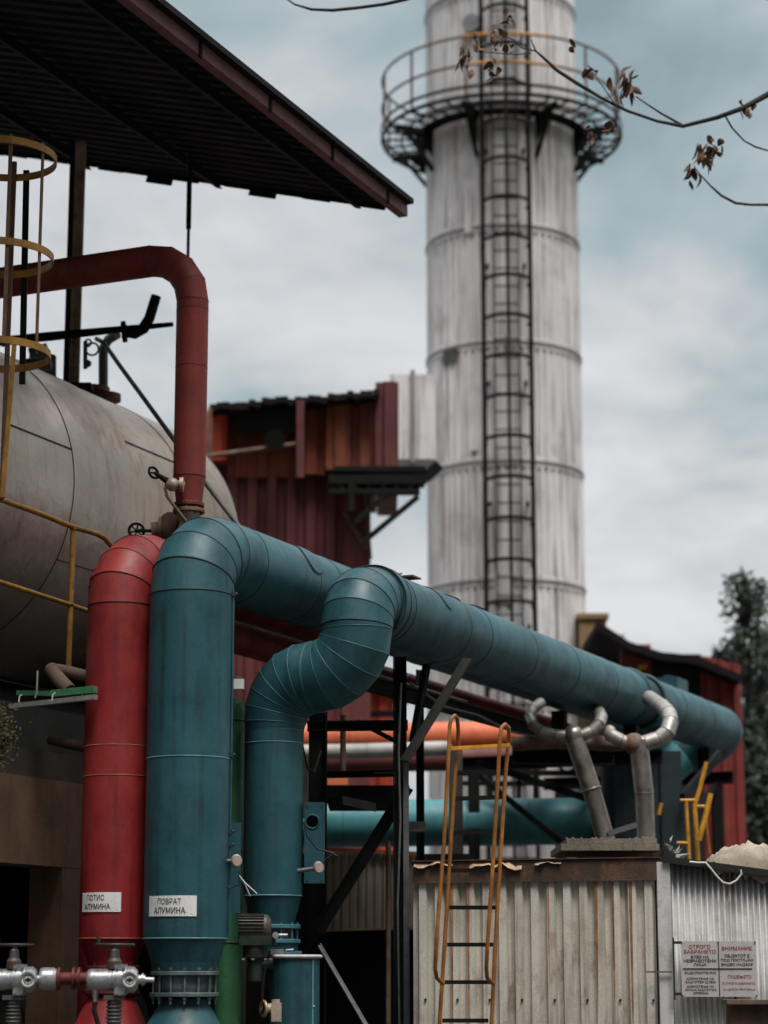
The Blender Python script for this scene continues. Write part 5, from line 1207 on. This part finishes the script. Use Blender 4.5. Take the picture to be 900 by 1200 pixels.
def torn(L0, Ld, Nl, zt, wl):
    def f(b):
        random.seed(5)
        for s0, s1, h in ((wl-.02, wl-.32, .03), (wl-.45, wl-.85, .045), (wl-.95, wl-1.15, .02)):
            n = 9; top = []; bot = []
            for i in range(n):
                k = s0+(s1-s0)*i/(n-1); p = L0-Ld*(wl-k)+Nl*(.09+.03*random.random())+UP*(zt+.115-.03*math.sin(i)*h*10)
                top.append(p+UP*.004-Nl*.05); bot.append(p-UP*(h*random.uniform(.3, 1.3)))
            b.add(top+bot, [(i, i+1, n+i+1, n+i) for i in range(n-1)])
    return f
M['rust_run'] = mat('rust_streak', (.30, .15, .06), .8, 0, .4, (.14, .05, .02), .6, 9)
M['rusteave'] = mat('rusted_eaves', (.085, .05, .033), .8, 0, .4, (.03, .018, .012), .7, 3, .6, .35, .2, .4)
M['pale_torn'] = mat('bleached_torn_sheet', (.42, .30, .20), .7, 0, .3, (.12, .06, .03), .5, 8)
sheds()

# ---------------------------------------------------------------- beige panel and black opening behind the rack
def rear_panel():
    Y = 20.5; A = lambda x, y: at(x, y, Y)
    t = thing('rear_lean_to', 'beige ribbed lean-to wall over a black opening seen between the rack posts', 'shed', V((A(430, 1100).x, Y, 0)))
    a, c = A(368, 1090), A(492, 1086)
    part('cladding', ['beige2'], t, lambda b: b.corr(V((a.x, Y, a.z)), XX, UP, -YY, c.x-a.x, A(400, 999).z-a.z, .075, .014, .01))
    part('eaves_strip', ['rust_orange'], t, lambda b: b.beam(A(366, 995)-YY*.05, A(492, 1001)-YY*.05, .05, .035))
    part('sill', ['pale_torn'], t, lambda b: b.beam(A(366, 1091)-YY*.05, A(492, 1087)-YY*.05, .06, .02))
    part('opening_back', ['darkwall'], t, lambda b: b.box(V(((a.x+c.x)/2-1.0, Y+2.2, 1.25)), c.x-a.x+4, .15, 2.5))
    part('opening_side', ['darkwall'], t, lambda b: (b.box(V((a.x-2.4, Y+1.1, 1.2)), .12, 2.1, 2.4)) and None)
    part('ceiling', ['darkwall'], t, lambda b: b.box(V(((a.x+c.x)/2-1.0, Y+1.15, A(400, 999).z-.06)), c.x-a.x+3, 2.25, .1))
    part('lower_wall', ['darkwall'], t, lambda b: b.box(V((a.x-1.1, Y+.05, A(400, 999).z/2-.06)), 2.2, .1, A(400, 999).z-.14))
M['beige2'] = mat('greyed_beige_cladding', (.36, .30, .235), .7, 0, .2, (.09, .065, .04), .5, 1.4, .5, .08)
M['rust_orange'] = mat('rust_orange_edge', (.40, .17, .09), .7, 0, .35, (.12, .04, .02), .6, 6)
rear_panel()

# ---------------------------------------------------------------- yellow access rails on the right
def yellow_rails():
    Y = 21.5; A = lambda x, y, dy=0: at(x, y, Y+dy)
    t = thing('yellow_access_rail', 'bent yellow access ladder rails behind the shed under the far teal end', 'railing', A(815, 1010))
    part('upright', ['bright_yellow'], t, lambda b: b.tube([A(808, 1012), A(806, 975), A(804, 938)], .018, 8))
    part('upright', ['bright_yellow'], t, lambda b: b.tube([A(818, 1012), A(816, 975), A(814, 943), A(820, 925), A(828, 893)], .022, 8))
    part('diagonal', ['bright_yellow'], t, lambda b: b.tube([A(819, 985, -.1), A(826, 960, -.1), A(833, 930, -.1)], .026, 8))
    part('upright', ['orange'], t, lambda b: b.tube([A(831, 1000, .4), A(828, 970, .4), A(826, 945, .4)], .017, 8))
    for p_, q_ in ((A(797, 938), A(814, 938)), (A(793, 988), A(806, 988)), (A(814, 945), A(828, 945, .2))): part('crossbar', ['bright_yellow'], t, lambda b: b.cyl(p_, q_, .016, n=8))
    part('short_bar', ['bright_yellow'], t, lambda b: b.tube([A(772, 955), A(775, 941)], .018, 8))
yellow_rails()

# ---------------------------------------------------------------- leaf-bearing bare tree reaching in
def branches():
    Y = 13.2; A = lambda x, y, dy=0: at(x, y, Y+dy)
    bx = V((4.6, 13.0, 0))
    t = thing('bare_tree', 'nearly bare tree whose dark twigs with shrivelled leaves hang across the sky', 'tree', bx)
    def trunk(b):
        b.tube([bx, bx+V((-.1, .1, 2)), bx+V((.1, .1, 4.2)), bx+V((-.1, 0, 6.5)), bx+V((-.5, 0, 8.6))], .15, 12, radii=[.2, .16, .13, .09, .05])
        b.tube([bx+V((.05, .1, 3.9)), bx+V((-.7, .1, 5.0)), A(960, 100), A(905, 108)], .04, 8, radii=[.09, .06, .035, .02])
        b.tube([bx+V((-.1, 0, 6.4)), bx+V((-1.4, 0, 7.4)), A(700, -60), A(560, -25), A(472, 0)], .03, 8, radii=[.07, .05, .035, .02, .013])
        b.tube([bx+V((-.4, .1, 4.6)), A(980, 220), A(905, 240)], .02, 8, radii=[.05, .02, .009])
    part('trunk', ['bark'], t, trunk)
    for pts, rs in (
        ([(905, 108), (870, 127), (840, 138), (800, 148), (770, 142), (735, 130), (705, 115), (675, 97), (652, 82), (635, 66), (628, 60), (622, 46)], [.02, .017, .015, .013, .010, .010, .011, .013, .012, .009, .006, .003]),
        ([(800, 147), (775, 133), (758, 122), (745, 113)], [.009, .007, .005, .004]),
        ([(850, 136), (858, 150), (872, 165), (885, 172), (905, 178)], [.006, .006, .005, .006, .005]),
        ([(905, 240), (880, 240), (862, 238), (845, 229), (832, 217), (818, 202)], [.009, .008, .009, .008, .006, .004]),
        ([(472, 0), (450, 5), (420, 9), (390, 12), (365, 11), (345, 5), (332, -4)], [.012, .011, .011, .011, .009, .006, .004]),
        ([(628, 60), (612, 56), (600, 46), (585, 40)], [.005, .004, .004, .003]),
        ([(622, 62), (605, 64), (580, 62), (555, 60)], [.004, .004, .003, .003]),
        ([(722, 124), (700, 92), (692, 80)], [.004, .003, .002]),
    ):
        part('branch', ['bark'], t, lambda b: b.tube([A(x, y, .05*math.sin(x*.05)) for x, y in pts], .01, 7, radii=rs))
    random.seed(21)
    def cluster(px, py, n, w, h, m='dry'):
        def f(b):
            c = A(px, py)
            for i in range(n):
                p = c+V((random.gauss(0, w), random.gauss(0, w), random.gauss(0, h)*.5+h*.4)); L = random.uniform(.5, 1.1)*h*1.3; W_ = random.uniform(.012, .026)
                d = V((random.gauss(0, .45), random.gauss(0, .4), -1)).normalized(); s = V((random.gauss(0, 1), random.gauss(0, 1), 0)); s = (s-d*s.dot(d)).normalized(); nn = d.cross(s)
                rows = []
                for k in range(5):
                    f_ = k/4; ww = W_*math.sin(math.pi*min(.97, f_*.9+.08)); cc = p+d*L*f_+nn*(.018*math.sin(f_*3+i)); cu = .5*ww
                    rows += [cc-s*ww+nn*cu, cc, cc+s*ww+nn*cu]
                b.add(rows, [(k*3+j, k*3+j+1, k*3+j+4, k*3+j+3) for k in range(4) for j in range(2)], 0, True)
        part('leaf_cluster', [m], t, f)
    for a in ((735, 100, 20, .035, .09), (690, 88, 6, .015, .07), (668, 60, 3, .01, .05), (826, 180, 20, .045, .08), (812, 205, 9, .016, .08), (838, 172, 8, .03, .06), (545, 68, 7, .012, .08), (553, 80, 4, .01, .06), (585, 42, 12, .03, .07), (578, 80, 10, .02, .05), (595, 22, 5, .012, .05), (557, 55, 4, .012, .06), (693, 155, 5, .012, .06), (875, 130, 7, .03, .05), (712, 150, 4, .01, .05), (590, 55, 6, .03, .03)):
        cluster(*a)
branches()

def clutter():
    for lab, pts, r, m in (
        ('thin black cable drooping between the S-bend riser and the first rack post', [(352, 860, 17.4), (360, 900, 17.5), (368, 905, 17.6), (376, 880, 17.8)], .008, 'rubber'),
        ('grey cable slung along the underside of the long teal run', [(480, 800, 18.5), (520, 828, 19.2), (560, 838, 20), (600, 858, 20.8), (640, 866, 21.5)], .010, 'steel_mid'),
        ('black cable hanging down the wide steel rack post', [(470, 800, 17.6), (467, 880, 17.6), (469, 960, 17.6), (466, 1060, 17.6), (468, 1200, 17.6)], .009, 'steel_mid')):
        b = MB(); b.tube([at(*p) for p in pts], r, 8); tag(b.build('cable', [m], None), lab, 'cable')
    for lab, x, y0, y1, Y, r, m in (
        ('thin dark service pipe standing in the gap left of the S-bend riser', 288, 850, 1250, 18.6, .03, 'steel_dark'),
        ('slender rusty pipe standing behind the wide steel rack post', 455, 1000, 1300, 19.0, .022, 'rustgrey')):
        a = at(x, y0, Y); b = MB(); b.tube([V((a.x, Y, 0)), a, a+V((.0, .25, .1))], r, 10); tag(b.build('service_pipe', [m], None), lab, 'pipe')
clutter()
